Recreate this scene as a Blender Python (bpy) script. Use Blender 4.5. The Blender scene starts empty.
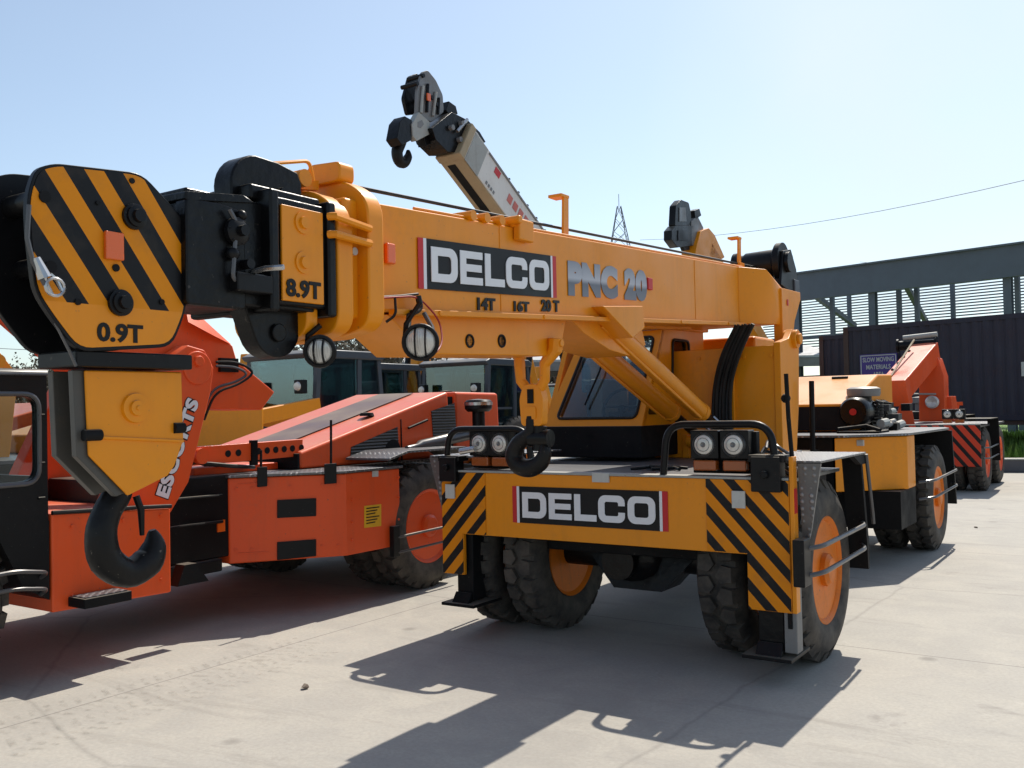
import bpy, bmesh, math, random
from mathutils import Vector as V, Matrix
random.seed(7)
R = math.radians
sc = bpy.context.scene
COL = sc.collection
# ------------------------------------------------------------------ camera
EYE = 1.6; FPX = 940.0
pitch = math.atan(25/940); roll = 0.02
F = V((0, math.cos(pitch), math.sin(pitch))); R0 = V((1, 0, 0)); U0 = R0.cross(F)
RT = R0*math.cos(roll) - U0*math.sin(roll); UP = U0*math.cos(roll) + R0*math.sin(roll)
CAM = V((0, 0, EYE))
cd = bpy.data.cameras.new('camera'); cam = bpy.data.objects.new('camera', cd); COL.objects.link(cam)
m = Matrix((RT, UP, -F)).transposed().to_4x4(); m.translation = CAM
cam.matrix_world = m
cd.sensor_width = 36; cd.lens = 36*FPX/1024; cd.clip_end = 3000; cd.clip_start = .05
sc.camera = cam
# the yard's own frame: x across the crane, y back along it, z up
MO = V((0.52134, 5.99592, 0)); MA = R(-33.9)
MX = V((math.cos(MA), math.sin(MA), 0)); MY = V((-math.sin(MA), math.cos(MA), 0)); MZ = V((0, 0, 1))
def L2W(p): return MO + MX*p[0] + MY*p[1] + MZ*p[2]
def ray(px, py): return F + RT*((px-512)/FPX) - UP*((py-384)/FPX)
def _hit(px, py, P0, N):
    r = ray(px, py); w = CAM + r*((P0-CAM).dot(N)/r.dot(N)) - MO
    return (w.dot(MX), w.dot(MY), w.z)
def X(px, py, x): return _hit(px, py, MO+MX*x, MX)     # sight line met with the plane x = const
def Y(px, py, y): return _hit(px, py, MO+MY*y, MY)
def Zp(px, py, z): return _hit(px, py, V((0, 0, z)), MZ)
def yz(px, py, x): p = X(px, py, x); return (p[1], p[2])
def xz(px, py, y): p = Y(px, py, y); return (p[0], p[2])

# ------------------------------------------------------------------ materials
def newmat(name):
    m = bpy.data.materials.new(name); m.use_nodes = True
    nt = m.node_tree; b = nt.nodes['Principled BSDF']
    return m, nt, b
def N(nt, t, **k):
    n = nt.nodes.new(t)
    for a, v in k.items():
        if a.startswith('i_'): n.inputs[a[2:].replace('_', ' ')].default_value = v
        else: setattr(n, a, v)
    return n
def ramp(nt, src, stops):
    r = nt.nodes.new('ShaderNodeValToRGB'); e = r.color_ramp.elements
    while len(e) < len(stops): e.new(.5)
    for i, (p, c) in enumerate(stops):
        e[i].position = p; e[i].color = (c, c, c, 1) if isinstance(c, (int, float)) else (*c, 1)
    nt.links.new(src, r.inputs[0]); return r.outputs[0]
def mix(nt, fac, a, b, mode='MIX'):
    n = nt.nodes.new('ShaderNodeMix'); n.data_type = 'RGBA'; n.blend_type = mode
    for v, i in ((fac, 0), (a, 6), (b, 7)):
        if hasattr(v, 'is_linked') or isinstance(v, bpy.types.NodeSocket): nt.links.new(v, n.inputs[i])
        elif i == 0: n.inputs[0].default_value = v
        else: n.inputs[i].default_value = (*v, 1)
    return n.outputs[2]
def noise(nt, scale, detail=4, rough=.55, co=None, dist=0):
    n = nt.nodes.new('ShaderNodeTexNoise'); n.inputs['Scale'].default_value = scale
    n.inputs['Detail'].default_value = detail; n.inputs['Roughness'].default_value = rough; n.inputs['Distortion'].default_value = dist
    if co: nt.links.new(co, n.inputs['Vector'])
    return n.outputs['Fac']
def obco(nt):
    t = nt.nodes.new('ShaderNodeTexCoord'); return t.outputs['Object']
def bump(nt, b, h, strength=.2, dist=.01):
    n = nt.nodes.new('ShaderNodeBump'); n.inputs['Strength'].default_value = strength; n.inputs['Distance'].default_value = dist
    nt.links.new(h, n.inputs['Height']); nt.links.new(n.outputs[0], b.inputs['Normal'])
def paint(name, col, rough=.35, dirt=.25, dirtcol=(.16, .11, .07), metal=0, coat=.0, bscale=3, bstr=.03):
    m, nt, b = newmat(name); co = obco(nt)
    n1 = noise(nt, 2.3, 6, .6, co); n2 = noise(nt, 23, 5, .65, co)
    f = nt.nodes.new('ShaderNodeMath'); f.operation = 'MULTIPLY'; nt.links.new(ramp(nt, n1, [(.42, 0), (.75, 1)]), f.inputs[0]); nt.links.new(ramp(nt, n2, [(.4, 0), (.7, 1)]), f.inputs[1])
    f2 = nt.nodes.new('ShaderNodeMath'); f2.operation = 'MULTIPLY'; nt.links.new(f.outputs[0], f2.inputs[0]); f2.inputs[1].default_value = dirt
    c = mix(nt, f2.outputs[0], col, dirtcol)
    c2 = mix(nt, ramp(nt, noise(nt, .9, 3, .5, co), [(.3, 0), (.7, .16)]), c, tuple(v*.72 for v in col))
    mp = N(nt, 'ShaderNodeMapping'); mp.inputs['Scale'].default_value = (11, 11, .9); nt.links.new(co, mp.inputs[0])
    st = ramp(nt, noise(nt, 1.0, 5, .65, mp.outputs[0]), [(.52, 0), (.78, min(.55, dirt*.9))])
    c2 = mix(nt, st, c2, tuple(v*.45+w*.25 for v, w in zip(col, dirtcol)))
    ch = ramp(nt, noise(nt, 55, 3, .5, co), [(.70, 0), (.73, min(1, dirt*1.6))])
    c2 = mix(nt, ch, c2, (.10, .085, .07))
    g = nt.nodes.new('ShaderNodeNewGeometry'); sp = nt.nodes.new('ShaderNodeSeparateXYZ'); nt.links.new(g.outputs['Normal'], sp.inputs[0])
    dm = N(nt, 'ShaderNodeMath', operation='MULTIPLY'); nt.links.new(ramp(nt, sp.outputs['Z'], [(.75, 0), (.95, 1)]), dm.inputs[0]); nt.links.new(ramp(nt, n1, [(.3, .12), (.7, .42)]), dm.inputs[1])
    c2 = mix(nt, dm.outputs[0], c2, (.46, .40, .31))     # dust on level faces, its cream tone also painting in sunlit paleness
    nt.links.new(c2, b.inputs['Base Color'])
    nt.links.new(ramp(nt, n1, [(.3, rough*.8), (.7, min(1, rough*1.45))]), b.inputs['Roughness'])
    b.inputs['Specular IOR Level'].default_value = .3 if max(col) > .02 else .2; b.inputs['Metallic'].default_value = metal; b.inputs['Coat Weight'].default_value = coat; b.inputs['Coat Roughness'].default_value = .15
    bump(nt, b, noise(nt, bscale, 3, .5, co), bstr, .05)
    return m
YEL = (.79, .265, .003); RED = (.78, .092, .016)
M = {}
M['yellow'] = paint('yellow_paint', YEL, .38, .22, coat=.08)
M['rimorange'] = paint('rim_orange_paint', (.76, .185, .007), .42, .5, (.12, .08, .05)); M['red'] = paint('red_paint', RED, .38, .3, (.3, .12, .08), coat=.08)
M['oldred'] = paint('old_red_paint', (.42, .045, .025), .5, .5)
M['black'] = paint('black_paint', (.006, .006, .007), .34, .25, (.04, .037, .033))
M['mattblack'] = paint('matt_black', (.006, .006, .0065), .65, .25, (.035, .03, .028))
M['grease'] = paint('greasy_black', (.0045, .0045, .005), .30, .3, (.03, .027, .024), bscale=14, bstr=.12)
M['hook'] = paint('forged_hook_paint', (.007, .0065, .0065), .42, .6, (.045, .035, .03), bscale=9, bstr=.2)
M['greysteel'] = paint('grey_steel', (.20, .20, .20), .45, .5, metal=.3)
M['chrome'] = paint('bright_steel', (.5, .5, .5), .25, .3, metal=.9)
M['tube'] = paint('tube_steel', (.10, .10, .105), .3, .4, metal=.5)
M['white'] = paint('white_paint', (.66, .64, .60), .4, .35)
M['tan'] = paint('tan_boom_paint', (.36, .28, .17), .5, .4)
M['navy'] = paint('navy_container_paint', (.030, .028, .045), .5, .8, (.09, .05, .04), bscale=1.5, bstr=.1)
M['rust'] = paint('rusty_container_frame', (.07, .04, .035), .6, .8, (.12, .05, .03))
M['shed'] = paint('shed_steel', (.115, .135, .165), .6, .2)
M['roof'] = paint('pale_roof_sheet', (.42, .44, .46), .6, .4)
M['amber'] = paint('amber_lens', (.75, .12, .01), .25, .05, coat=.6)
M['amberd'] = paint('amber_dim_lens', (.30, .07, .01), .25, .1, coat=.6)
M['redlens'] = paint('red_mark', (.55, .02, .02), .35, .1)
M['decalblack'] = paint('decal_black', (.009, .009, .010), .4, .05)
M['decalwhite'] = paint('decal_white', (.74, .74, .76), .4, .08)
M['redmark'] = paint('faded_red_lettering', (.55, .16, .13), .5, .2)
M['decalred'] = paint('decal_red', (.52, .02, .025), .4, .1)
M['label'] = paint('pale_label', (.5, .5, .47), .5, .3)
M['ylabel'] = paint('yellow_label', (.75, .42, .02), .5, .3)
M['purple'] = paint('purple_sign_paint', (.075, .045, .24), .5, .3)
M['cable'] = paint('rubber_hose', (.012, .012, .012), .4, .3)
M['redcable'] = paint('red_wire', (.35, .02, .02), .4, .1)
M['kerb'] = paint('kerb_concrete', (.11, .11, .12), .8, .4)
M['bluegrey'] = paint('blue_grey_cab_paint', (.05, .06, .075), .4, .4)
M['brownbark'] = paint('bark', (.12, .09, .07), .9, .3)
M['seat'] = paint('seat_cloth', (.02, .02, .025), .8, .2)
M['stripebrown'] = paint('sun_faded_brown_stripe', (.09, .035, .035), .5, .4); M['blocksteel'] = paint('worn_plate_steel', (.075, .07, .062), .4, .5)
M['teal'] = None
M['steelpale'] = paint('pale_steel', (.34, .35, .33), .5, .4)

def rubber():
    m, nt, b = newmat('tyre_rubber'); co = obco(nt)
    c = mix(nt, ramp(nt, noise(nt, 7, 6, .65, co), [(.35, 0), (.75, 1)]), (.020, .018, .017), (.105, .088, .070))
    nt.links.new(c, b.inputs['Base Color']); b.inputs['Roughness'].default_value = .78
    bump(nt, b, noise(nt, 60, 4, .6, co), .25, .004); return m
M['rubber'] = rubber()
def stripes(name, base, slope, period, off, x0=0., z0=0., ax='X', duty=.5, col2=(.008, .008, .009)):
    """diagonal hazard stripes painted on a panel: bands where ax + slope*z (mod period) is low"""
    m, nt, b = newmat(name); co = obco(nt)
    s = nt.nodes.new('ShaderNodeSeparateXYZ'); nt.links.new(co, s.inputs[0])
    a = N(nt, 'ShaderNodeMath', operation='MULTIPLY_ADD'); nt.links.new(s.outputs['Z'], a.inputs[0]); a.inputs[1].default_value = slope
    nt.links.new(s.outputs[ax], a.inputs[2])
    a2 = N(nt, 'ShaderNodeMath', operation='ADD'); nt.links.new(a.outputs[0], a2.inputs[0]); a2.inputs[1].default_value = off+100*period
    md = N(nt, 'ShaderNodeMath', operation='MODULO'); nt.links.new(a2.outputs[0], md.inputs[0]); md.inputs[1].default_value = period
    lt = N(nt, 'ShaderNodeMath', operation='LESS_THAN'); nt.links.new(md.outputs[0], lt.inputs[0]); lt.inputs[1].default_value = period*duty
    dirt = ramp(nt, noise(nt, 9, 5, .6, co), [(.5, 0), (.8, .25)])
    c = mix(nt, lt.outputs[0], base, col2); c = mix(nt, dirt, c, (.1, .075, .05))
    nt.links.new(c, b.inputs['Base Color']); b.inputs['Roughness'].default_value = .45; b.inputs['Specular IOR Level'].default_value = .2
    return m
def treadplate():
    m, nt, b = newmat('tread_plate'); co = obco(nt)
    mp = N(nt, 'ShaderNodeMapping'); mp.inputs['Rotation'].default_value = (0, 0, R(45)); nt.links.new(co, mp.inputs[0])
    v = N(nt, 'ShaderNodeTexVoronoi'); v.inputs['Scale'].default_value = 26; v.inputs['Randomness'].default_value = .15; nt.links.new(mp.outputs[0], v.inputs['Vector'])
    h = ramp(nt, v.outputs['Distance'], [(.18, 1), (.38, 0)])
    c = mix(nt, h, (.10, .10, .105), (.30, .30, .31)); c = mix(nt, ramp(nt, noise(nt, 3, 6, .7, co), [(.4, 0), (.7, .6)]), c, (.20, .19, .175))
    nt.links.new(c, b.inputs['Base Color']); b.inputs['Roughness'].default_value = .42; b.inputs['Metallic'].default_value = .35
    bump(nt, b, h, .7, .006); return m
M['tread'] = treadplate()
def glass(name, tint=(.75, .82, .82), rough=.02, mixf=.32):
    m, nt, b = newmat(name); nt.nodes.remove(b)
    out = nt.nodes['Material Output']
    t = N(nt, 'ShaderNodeBsdfTransparent'); t.inputs[0].default_value = (*tint, 1)
    g = N(nt, 'ShaderNodeBsdfGlossy'); g.inputs['Roughness'].default_value = rough; g.inputs['Color'].default_value = (.9, .95, 1, 1)
    fr = N(nt, 'ShaderNodeFresnel'); fr.inputs[0].default_value = 1.5
    md = N(nt, 'ShaderNodeMath', operation='MULTIPLY_ADD'); nt.links.new(fr.outputs[0], md.inputs[0]); md.inputs[1].default_value = .55; md.inputs[2].default_value = mixf*.35
    mx = N(nt, 'ShaderNodeMixShader'); nt.links.new(md.outputs[0], mx.inputs[0]); nt.links.new(t.outputs[0], mx.inputs[1]); nt.links.new(g.outputs[0], mx.inputs[2])
    nt.links.new(mx.outputs[0], out.inputs[0]); return m
M['glass'] = glass('window_glass', mixf=.02); M['teal'] = glass('cab_teal_glass', (.46, .60, .61), .04, .25); M['darkglass'] = glass('tinted_glass', (.30, .38, .40), .03, .2)
def lens():
    m, nt, b = newmat('lamp_lens'); co = obco(nt)
    w = N(nt, 'ShaderNodeTexWave'); w.inputs['Scale'].default_value = 40; nt.links.new(co, w.inputs['Vector'])
    c = mix(nt, noise(nt, 14, 3, .5, co), (.78, .75, .68), (.35, .34, .33))
    nt.links.new(c, b.inputs['Base Color']); b.inputs['Metallic'].default_value = .15; b.inputs['Roughness'].default_value = .15; b.inputs['Coat Weight'].default_value = 1
    bump(nt, b, w.outputs['Fac'], .3, .004); return m
M['lens'] = lens()
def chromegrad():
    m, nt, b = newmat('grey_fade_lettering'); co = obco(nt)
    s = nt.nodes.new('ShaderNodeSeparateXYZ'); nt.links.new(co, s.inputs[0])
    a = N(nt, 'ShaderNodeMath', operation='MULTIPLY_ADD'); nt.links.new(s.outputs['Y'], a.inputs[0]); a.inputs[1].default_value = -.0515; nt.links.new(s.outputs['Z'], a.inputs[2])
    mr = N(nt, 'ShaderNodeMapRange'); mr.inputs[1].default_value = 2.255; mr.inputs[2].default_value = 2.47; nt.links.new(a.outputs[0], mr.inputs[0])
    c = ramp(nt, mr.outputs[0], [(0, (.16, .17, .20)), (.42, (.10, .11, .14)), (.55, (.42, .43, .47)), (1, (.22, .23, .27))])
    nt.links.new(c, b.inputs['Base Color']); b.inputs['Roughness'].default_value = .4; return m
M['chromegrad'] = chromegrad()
def grille():
    m, nt, b = newmat('black_grille'); co = obco(nt)
    w = N(nt, 'ShaderNodeTexWave'); w.inputs['Scale'].default_value = 11; w.bands_direction = 'Z'; nt.links.new(co, w.inputs['Vector'])
    nt.links.new(mix(nt, w.outputs['Fac'], (.006, .006, .007), (.045, .043, .04)), b.inputs['Base Color']); bump(nt, b, w.outputs['Fac'], .8, .02); b.inputs['Roughness'].default_value = .5
    return m
M['grille'] = grille()
def concrete():
    m, nt, b = newmat('yard_concrete'); co = obco(nt)
    base = mix(nt, ramp(nt, noise(nt, .35, 6, .6, co, .4), [(.3, 0), (.7, 1)]), (.42, .393, .347), (.32, .298, .262))
    base = mix(nt, ramp(nt, noise(nt, 2.2, 8, .68, co, .6), [(.42, 0), (.62, .55)]), base, (.46, .425, .36))
    base = mix(nt, ramp(nt, noise(nt, 45, 4, .7, co), [(.35, .35), (.65, 0)]), base, (.25, .23, .20))
    mp = N(nt, 'ShaderNodeMapping'); mp.inputs['Scale'].default_value = (.5, 2.6, 1); mp.inputs['Rotation'].default_value = (0, 0, R(57)); nt.links.new(co, mp.inputs[0])
    base = mix(nt, ramp(nt, noise(nt, 1.1, 7, .7, mp.outputs[0], .8), [(.56, 0), (.72, .45)]), base, (.22, .20, .175))
    base = mix(nt, ramp(nt, noise(nt, .8, 5, .6, co, 1.5), [(.66, 0), (.72, .5)]), base, (.20, .18, .16))
    # oil drips and old dark patches
    v2 = N(nt, 'ShaderNodeTexVoronoi'); v2.inputs['Scale'].default_value = 1.1; nt.links.new(co, v2.inputs['Vector'])
    base = mix(nt, ramp(nt, v2.outputs['Distance'], [(.03, .55), (.075, 0)]), base, (.16, .145, .125))
    base = mix(nt, ramp(nt, noise(nt, 5.5, 7, .72, co, 1.0), [(.62, 0), (.74, .30)]), base, (.56, .53, .47))
    # cracks
    v = N(nt, 'ShaderNodeTexVoronoi', feature='DISTANCE_TO_EDGE'); v.inputs['Scale'].default_value = .23
    nz = N(nt, 'ShaderNodeTexNoise'); nz.inputs['Scale'].default_value = 1.7; nz.inputs['Detail'].default_value = 6; nt.links.new(co, nz.inputs['Vector'])
    ad = N(nt, 'ShaderNodeMix', data_type='VECTOR'); ad.inputs[0].default_value = .12; nt.links.new(co, ad.inputs[4]); nt.links.new(nz.outputs['Color'], ad.inputs[5]); nt.links.new(ad.outputs[1], v.inputs['Vector'])
    cr = ramp(nt, v.outputs['Distance'], [(0, .28), (.0012, 0)])
    base = mix(nt, cr, base, (.12, .11, .10))
    # saw-cut joints every 4.5 m
    s = nt.nodes.new('ShaderNodeSeparateXYZ'); nt.links.new(co, s.inputs[0])
    jf = None
    for axn, off in (('X', 2.05), ('Y', 3.4)):
        a = N(nt, 'ShaderNodeMath', operation='ADD'); nt.links.new(s.outputs[axn], a.inputs[0]); a.inputs[1].default_value = off+900
        p = N(nt, 'ShaderNodeMath', operation='PINGPONG'); nt.links.new(a.outputs[0], p.inputs[0]); p.inputs[1].default_value = 2.25
        l = ramp(nt, p.outputs[0], [(.0, .6), (.005, .5), (.008, 0)])
        if jf is None: jf = l
        else:
            mx = N(nt, 'ShaderNodeMath', operation='MAXIMUM'); nt.links.new(jf, mx.inputs[0]); nt.links.new(l, mx.inputs[1]); jf = mx.outputs[0]
    base = mix(nt, jf, base, (.10, .09, .085))
    nt.links.new(base, b.inputs['Base Color']); b.inputs['Roughness'].default_value = .85
    h = N(nt, 'ShaderNodeMath', operation='SUBTRACT'); nt.links.new(noise(nt, 30, 6, .7, co), h.inputs[0]); nt.links.new(jf, h.inputs[1])
    bump(nt, b, h.outputs[0], .25, .01); return m
M['concrete'] = concrete()
def dirtmark():
    m, nt, b = newmat('dusty_tyre_print'); co = obco(nt); out = nt.nodes['Material Output']
    b.inputs['Base Color'].default_value = (.27, .25, .215, 1); b.inputs['Roughness'].default_value = .95
    t = N(nt, 'ShaderNodeBsdfTransparent'); mx = N(nt, 'ShaderNodeMixShader')
    nt.links.new(ramp(nt, noise(nt, 16, 6, .7, co), [(.45, 0), (.75, .42)]), mx.inputs[0]); nt.links.new(t.outputs[0], mx.inputs[1]); nt.links.new(b.outputs[0], mx.inputs[2]); nt.links.new(mx.outputs[0], out.inputs[0]); return m
M['dirtmark'] = dirtmark()
def grassmat():
    m, nt, b = newmat('grass_green'); co = obco(nt)
    nt.links.new(mix(nt, noise(nt, 3, 6, .7, co), (.10, .22, .03), (.20, .30, .06)), b.inputs['Base Color']); b.inputs['Roughness'].default_value = .9
    bump(nt, b, noise(nt, 30, 5, .7, co), 1, .08); return m
M['grass'] = grassmat()
def leafmat(name, a, c):
    m, nt, b = newmat(name); co = obco(nt)
    nt.links.new(mix(nt, noise(nt, 1.2, 3, .6, co), a, c), b.inputs['Base Color']); b.inputs['Roughness'].default_value = .8; return m
M['leaf'] = leafmat('dry_leaf', (.07, .065, .04), (.12, .10, .07)); M['gleaf'] = leafmat('green_leaf', (.05, .08, .02), (.10, .13, .04))

# ------------------------------------------------------------------ mesh helper
class MB:
    def __init__(s): s.bm = bmesh.new(); s.smooth = False
    def hull(s, pts):
        vs = [s.bm.verts.new(p) for p in pts]; bmesh.ops.convex_hull(s.bm, input=vs); return s
    def box(s, a, b):
        x0, y0, z0 = (min(a[i], b[i]) for i in range(3)); x1, y1, z1 = (max(a[i], b[i]) for i in range(3))
        v = [s.bm.verts.new((x, y, z)) for x in (x0, x1) for y in (y0, y1) for z in (z0, z1)]
        for f in ((0, 1, 3, 2), (4, 6, 7, 5), (0, 4, 5, 1), (2, 3, 7, 6), (0, 2, 6, 4), (1, 5, 7, 3)): s.bm.faces.new([v[i] for i in f])
        return s
    def ring(s, A, B):
        n = len(A)
        for i in range(n): s.bm.faces.new((A[i], A[(i+1) % n], B[(i+1) % n], B[i]))
    def loops(s, L, cap=True, closed=False):
        vs = [[s.bm.verts.new(p) for p in l] for l in L]
        for a, b in zip(vs, vs[1:]): s.ring(a, b)
        if closed: s.ring(vs[-1], vs[0])
        elif cap: s.bm.faces.new(vs[0][::-1]); s.bm.faces.new(vs[-1])
        return s
    def prism(s, poly, axis, a, b):
        """poly in the other two axes, extruded along axis from a to b"""
        def mk(p, t):
            return {'x': (t, p[0], p[1]), 'y': (p[0], t, p[1]), 'z': (p[0], p[1], t)}[axis]
        return s.loops([[mk(p, a) for p in poly], [mk(p, b) for p in poly]])
    def tube(s, pts, r, seg=10, cap=True):
        pts = [V(p) for p in pts]; n = len(pts); rs = r if isinstance(r, (list, tuple)) else [r]*n
        L = []; ref = None
        for i, p in enumerate(pts):
            d = (pts[min(i+1, n-1)] - pts[max(i-1, 0)]).normalized()
            if ref is None:
                ref = V((0, 0, 1)) if abs(d.z) < .9 else V((1, 0, 0))
            u = (ref - d*ref.dot(d)).normalized(); w = d.cross(u); ref = u
            L.append([p + (u*math.cos(2*math.pi*k/seg) + w*math.sin(2*math.pi*k/seg))*rs[i] for k in range(seg)])
        return s.loops(L, cap)
    def cyl(s, a, b, r, r2=None, seg=20): return s.tube([a, b], [r, r if r2 is None else r2], seg)
    def lathe(s, prof, o, axis='x', seg=48, closed=False):
        """prof = (t along axis, radius)"""
        L = []
        for t, r in prof:
            l = []
            for k in range(seg):
                c, q = math.cos(2*math.pi*k/seg)*r, math.sin(2*math.pi*k/seg)*r
                l.append({'x': (o[0]+t, o[1]+c, o[2]+q), 'y': (o[0]+c, o[1]+t, o[2]+q), 'z': (o[0]+c, o[1]+q, o[2]+t)}[axis])
            L.append(l)
        return s.loops(L, cap=not closed, closed=closed)
    def sphere(s, c, r, sx=1, sy=1, sz=1, sub=2):
        res = bmesh.ops.create_icosphere(s.bm, subdivisions=sub, radius=r)
        for v in res['verts']: v.co = V((v.co.x*sx, v.co.y*sy, v.co.z*sz)) + V(c)
        return s
    def build(s, name, mat, parent=None, bevel=0, smooth=35, **props):
        bmesh.ops.recalc_face_normals(s.bm, faces=s.bm.faces)
        me = bpy.data.meshes.new(name); s.bm.to_mesh(me); s.bm.free()
        if smooth:
            for p in me.polygons: p.use_smooth = True
            me.set_sharp_from_angle(angle=R(smooth))
        me.materials.append(M[mat] if isinstance(mat, str) else mat)
        o = bpy.data.objects.new(name, me); COL.objects.link(o); o.parent = parent
        if bevel:
            b = o.modifiers.new('edge', 'BEVEL'); b.width = bevel; b.segments = 2; b.limit_method = 'ANGLE'; b.angle_limit = R(40); b.harden_normals = True
        for k, v in props.items(): o[k] = v
        return o
def empty(name, label, cat, group=None, loc=MO, rz=MA):
    o = bpy.data.objects.new(name, None); COL.objects.link(o); o.location = loc; o.rotation_euler = (0, 0, rz); o.empty_display_size = .3
    o['label'] = label; o['category'] = cat
    if group: o['group'] = group
    return o
def place(o, label=None, cat=None, group=None, kind=None, frame=True):
    if frame: o.location = MO; o.rotation_euler = (0, 0, MA)
    if label: o['label'] = label
    if cat: o['category'] = cat
    if group: o['group'] = group
    if kind: o['kind'] = kind
    return o
def arc(cx, cy, r, a0, a1, n): return [(cx+r*math.cos(R(a0+(a1-a0)*i/n)), cy+r*math.sin(R(a0+(a1-a0)*i/n))) for i in range(n+1)]
def fillet(pts, r, n=5):
    """round the inner corners of an open 3D path"""
    pts = [V(p) for p in pts]; out = [pts[0]]
    for a, b, c in zip(pts, pts[1:], pts[2:]):
        u = (a-b); w = (c-b); rr = min(r, u.length*.49, w.length*.49); p0 = b+u.normalized()*rr; p1 = b+w.normalized()*rr
        for i in range(n+1):
            t = i/n; out.append(p0*(1-t)**2 + b*2*t*(1-t) + p1*t*t)
    out.append(pts[-1]); return out
def rpoly(pts, r, n=4):
    """round all corners of a closed 2D polygon"""
    out = []; k = len(pts)
    for i in range(k):
        a, b, c = V(pts[i-1]).to_2d(), V(pts[i]).to_2d(), V(pts[(i+1) % k]).to_2d()
        u, w = a-b, c-b; rr = min(r, u.length*.45, w.length*.45); p0 = b+u.normalized()*rr; p1 = b+w.normalized()*rr
        for j in range(n+1):
            t = j/n; q = p0*(1-t)**2 + b*2*t*(1-t) + p1*t*t; out.append((q.x, q.y))
    return out

# ------------------------------------------------------------------ lettering
def curve_mesh(polys, thick):
    """flat letters: list of closed 2D outlines (even-odd filled), extruded"""
    cu = bpy.data.curves.new('lettering', 'CURVE'); cu.dimensions = '2D'; cu.fill_mode = 'BOTH'; cu.extrude = thick/2
    for pl in polys:
        sp = cu.splines.new('POLY'); sp.points.add(len(pl)-1)
        for i, p in enumerate(pl): sp.points[i].co = (p[0], p[1], 0, 1)
        sp.use_cyclic_u = True
    o = bpy.data.objects.new('tmp', cu); me = bpy.data.meshes.new_from_object(o); bpy.data.objects.remove(o); return me
def text_mesh(txt, size=1, bold=0, thick=.004, shear=0, space=1):
    cu = bpy.data.curves.new('lettering', 'FONT'); cu.body = txt; cu.size = size; cu.offset = bold; cu.extrude = thick/2; cu.shear = shear; cu.space_character = space
    cu.resolution_u = 4
    o = bpy.data.objects.new('tmp', cu); me = bpy.data.meshes.new_from_object(o); bpy.data.objects.remove(o); return me
def fit(me, o, u, v, w, h, mat, parent, name='lettering'):
    """stretch a flat letter mesh into the rectangle with corner o, along u (width w) and v (height h)"""
    xs = [q.co.x for q in me.vertices]; ys = [q.co.y for q in me.vertices]
    x0, x1, y0, y1 = min(xs), max(xs), min(ys), max(ys); o, u, v = V(o), V(u), V(v); n = u.cross(v).normalized()
    for q in me.vertices:
        a = (q.co.x-x0)/(x1-x0)*w; b = (q.co.y-y0)/(y1-y0)*h; c = q.co.z
        q.co = o + u*a + v*b + n*c
    me.materials.clear(); me.materials.append(M[mat])
    ob = bpy.data.objects.new(name, me); COL.objects.link(ob); ob.parent = parent; return ob
def rr(x0, y0, x1, y1, rl, rr_, n=5):
    """rectangle with left radius rl and right radius rr_"""
    out = []
    for cx, cy, a, r in ((x1, y1, 0, rr_), (x0, y1, 90, rl), (x0, y0, 180, rl), (x1, y0, 270, rr_)):
        sx = -1 if cx == x1 else 1; sy = -1 if cy == y1 else 1
        out += arc(cx+sx*r, cy+sy*r, r, a, a+90, n) if r > 0 else [(cx, cy)]
    return out
def wide_letters():
    P = []; w = 1.12; h = 1.; t = .27; g = .12; x = 0
    P += [rr(x, 0, x+w, h, .0, .32), rr(x+t, t*.9, x+w-t, h-t*.9, 0, .12)]; x += w+g          # D
    P += [[(x, 0), (x+w*.92, 0), (x+w*.92, .22), (x+t, .22), (x+t, .39), (x+w*.88, .39), (x+w*.88, .61), (x+t, .61), (x+t, .78), (x+w*.92, .78), (x+w*.92, 1), (x, 1)]]; x += w*.92+g   # E
    P += [[(x, 0), (x+w*.86, 0), (x+w*.86, .24), (x+t, .24), (x+t, 1), (x, 1)]]; x += w*.86+g*.7         # L
    o = rr(x, 0, x+w, h, .3, .26)
    inner = rr(x+t, t*.88, x+w-t, h-t*.88, .1, .1)
    P += [arc(x+w-.26, .74, .26, 0, 90, 5)+arc(x+.3, .7, .3, 90, 180, 5)+arc(x+.3, .3, .3, 180, 270, 5)+arc(x+w-.26, .26, .26, 270, 360, 5) +
          [(x+w, .38), (x+w-t, .38), (x+w-t, .28), (x+w-t-.05, .24), (x+t+.05, .24), (x+t, .3), (x+t, .7), (x+t+.05, .76), (x+w-t-.05, .76), (x+w-t, .72), (x+w-t, .62), (x+w, .62)]]; x += w+g   # C
    P += [rr(x, 0, x+w, h, .3, .3), rr(x+t, t*.88, x+w-t, h-t*.88, .1, .1)]                     # O
    return curve_mesh(P, .004)

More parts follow.
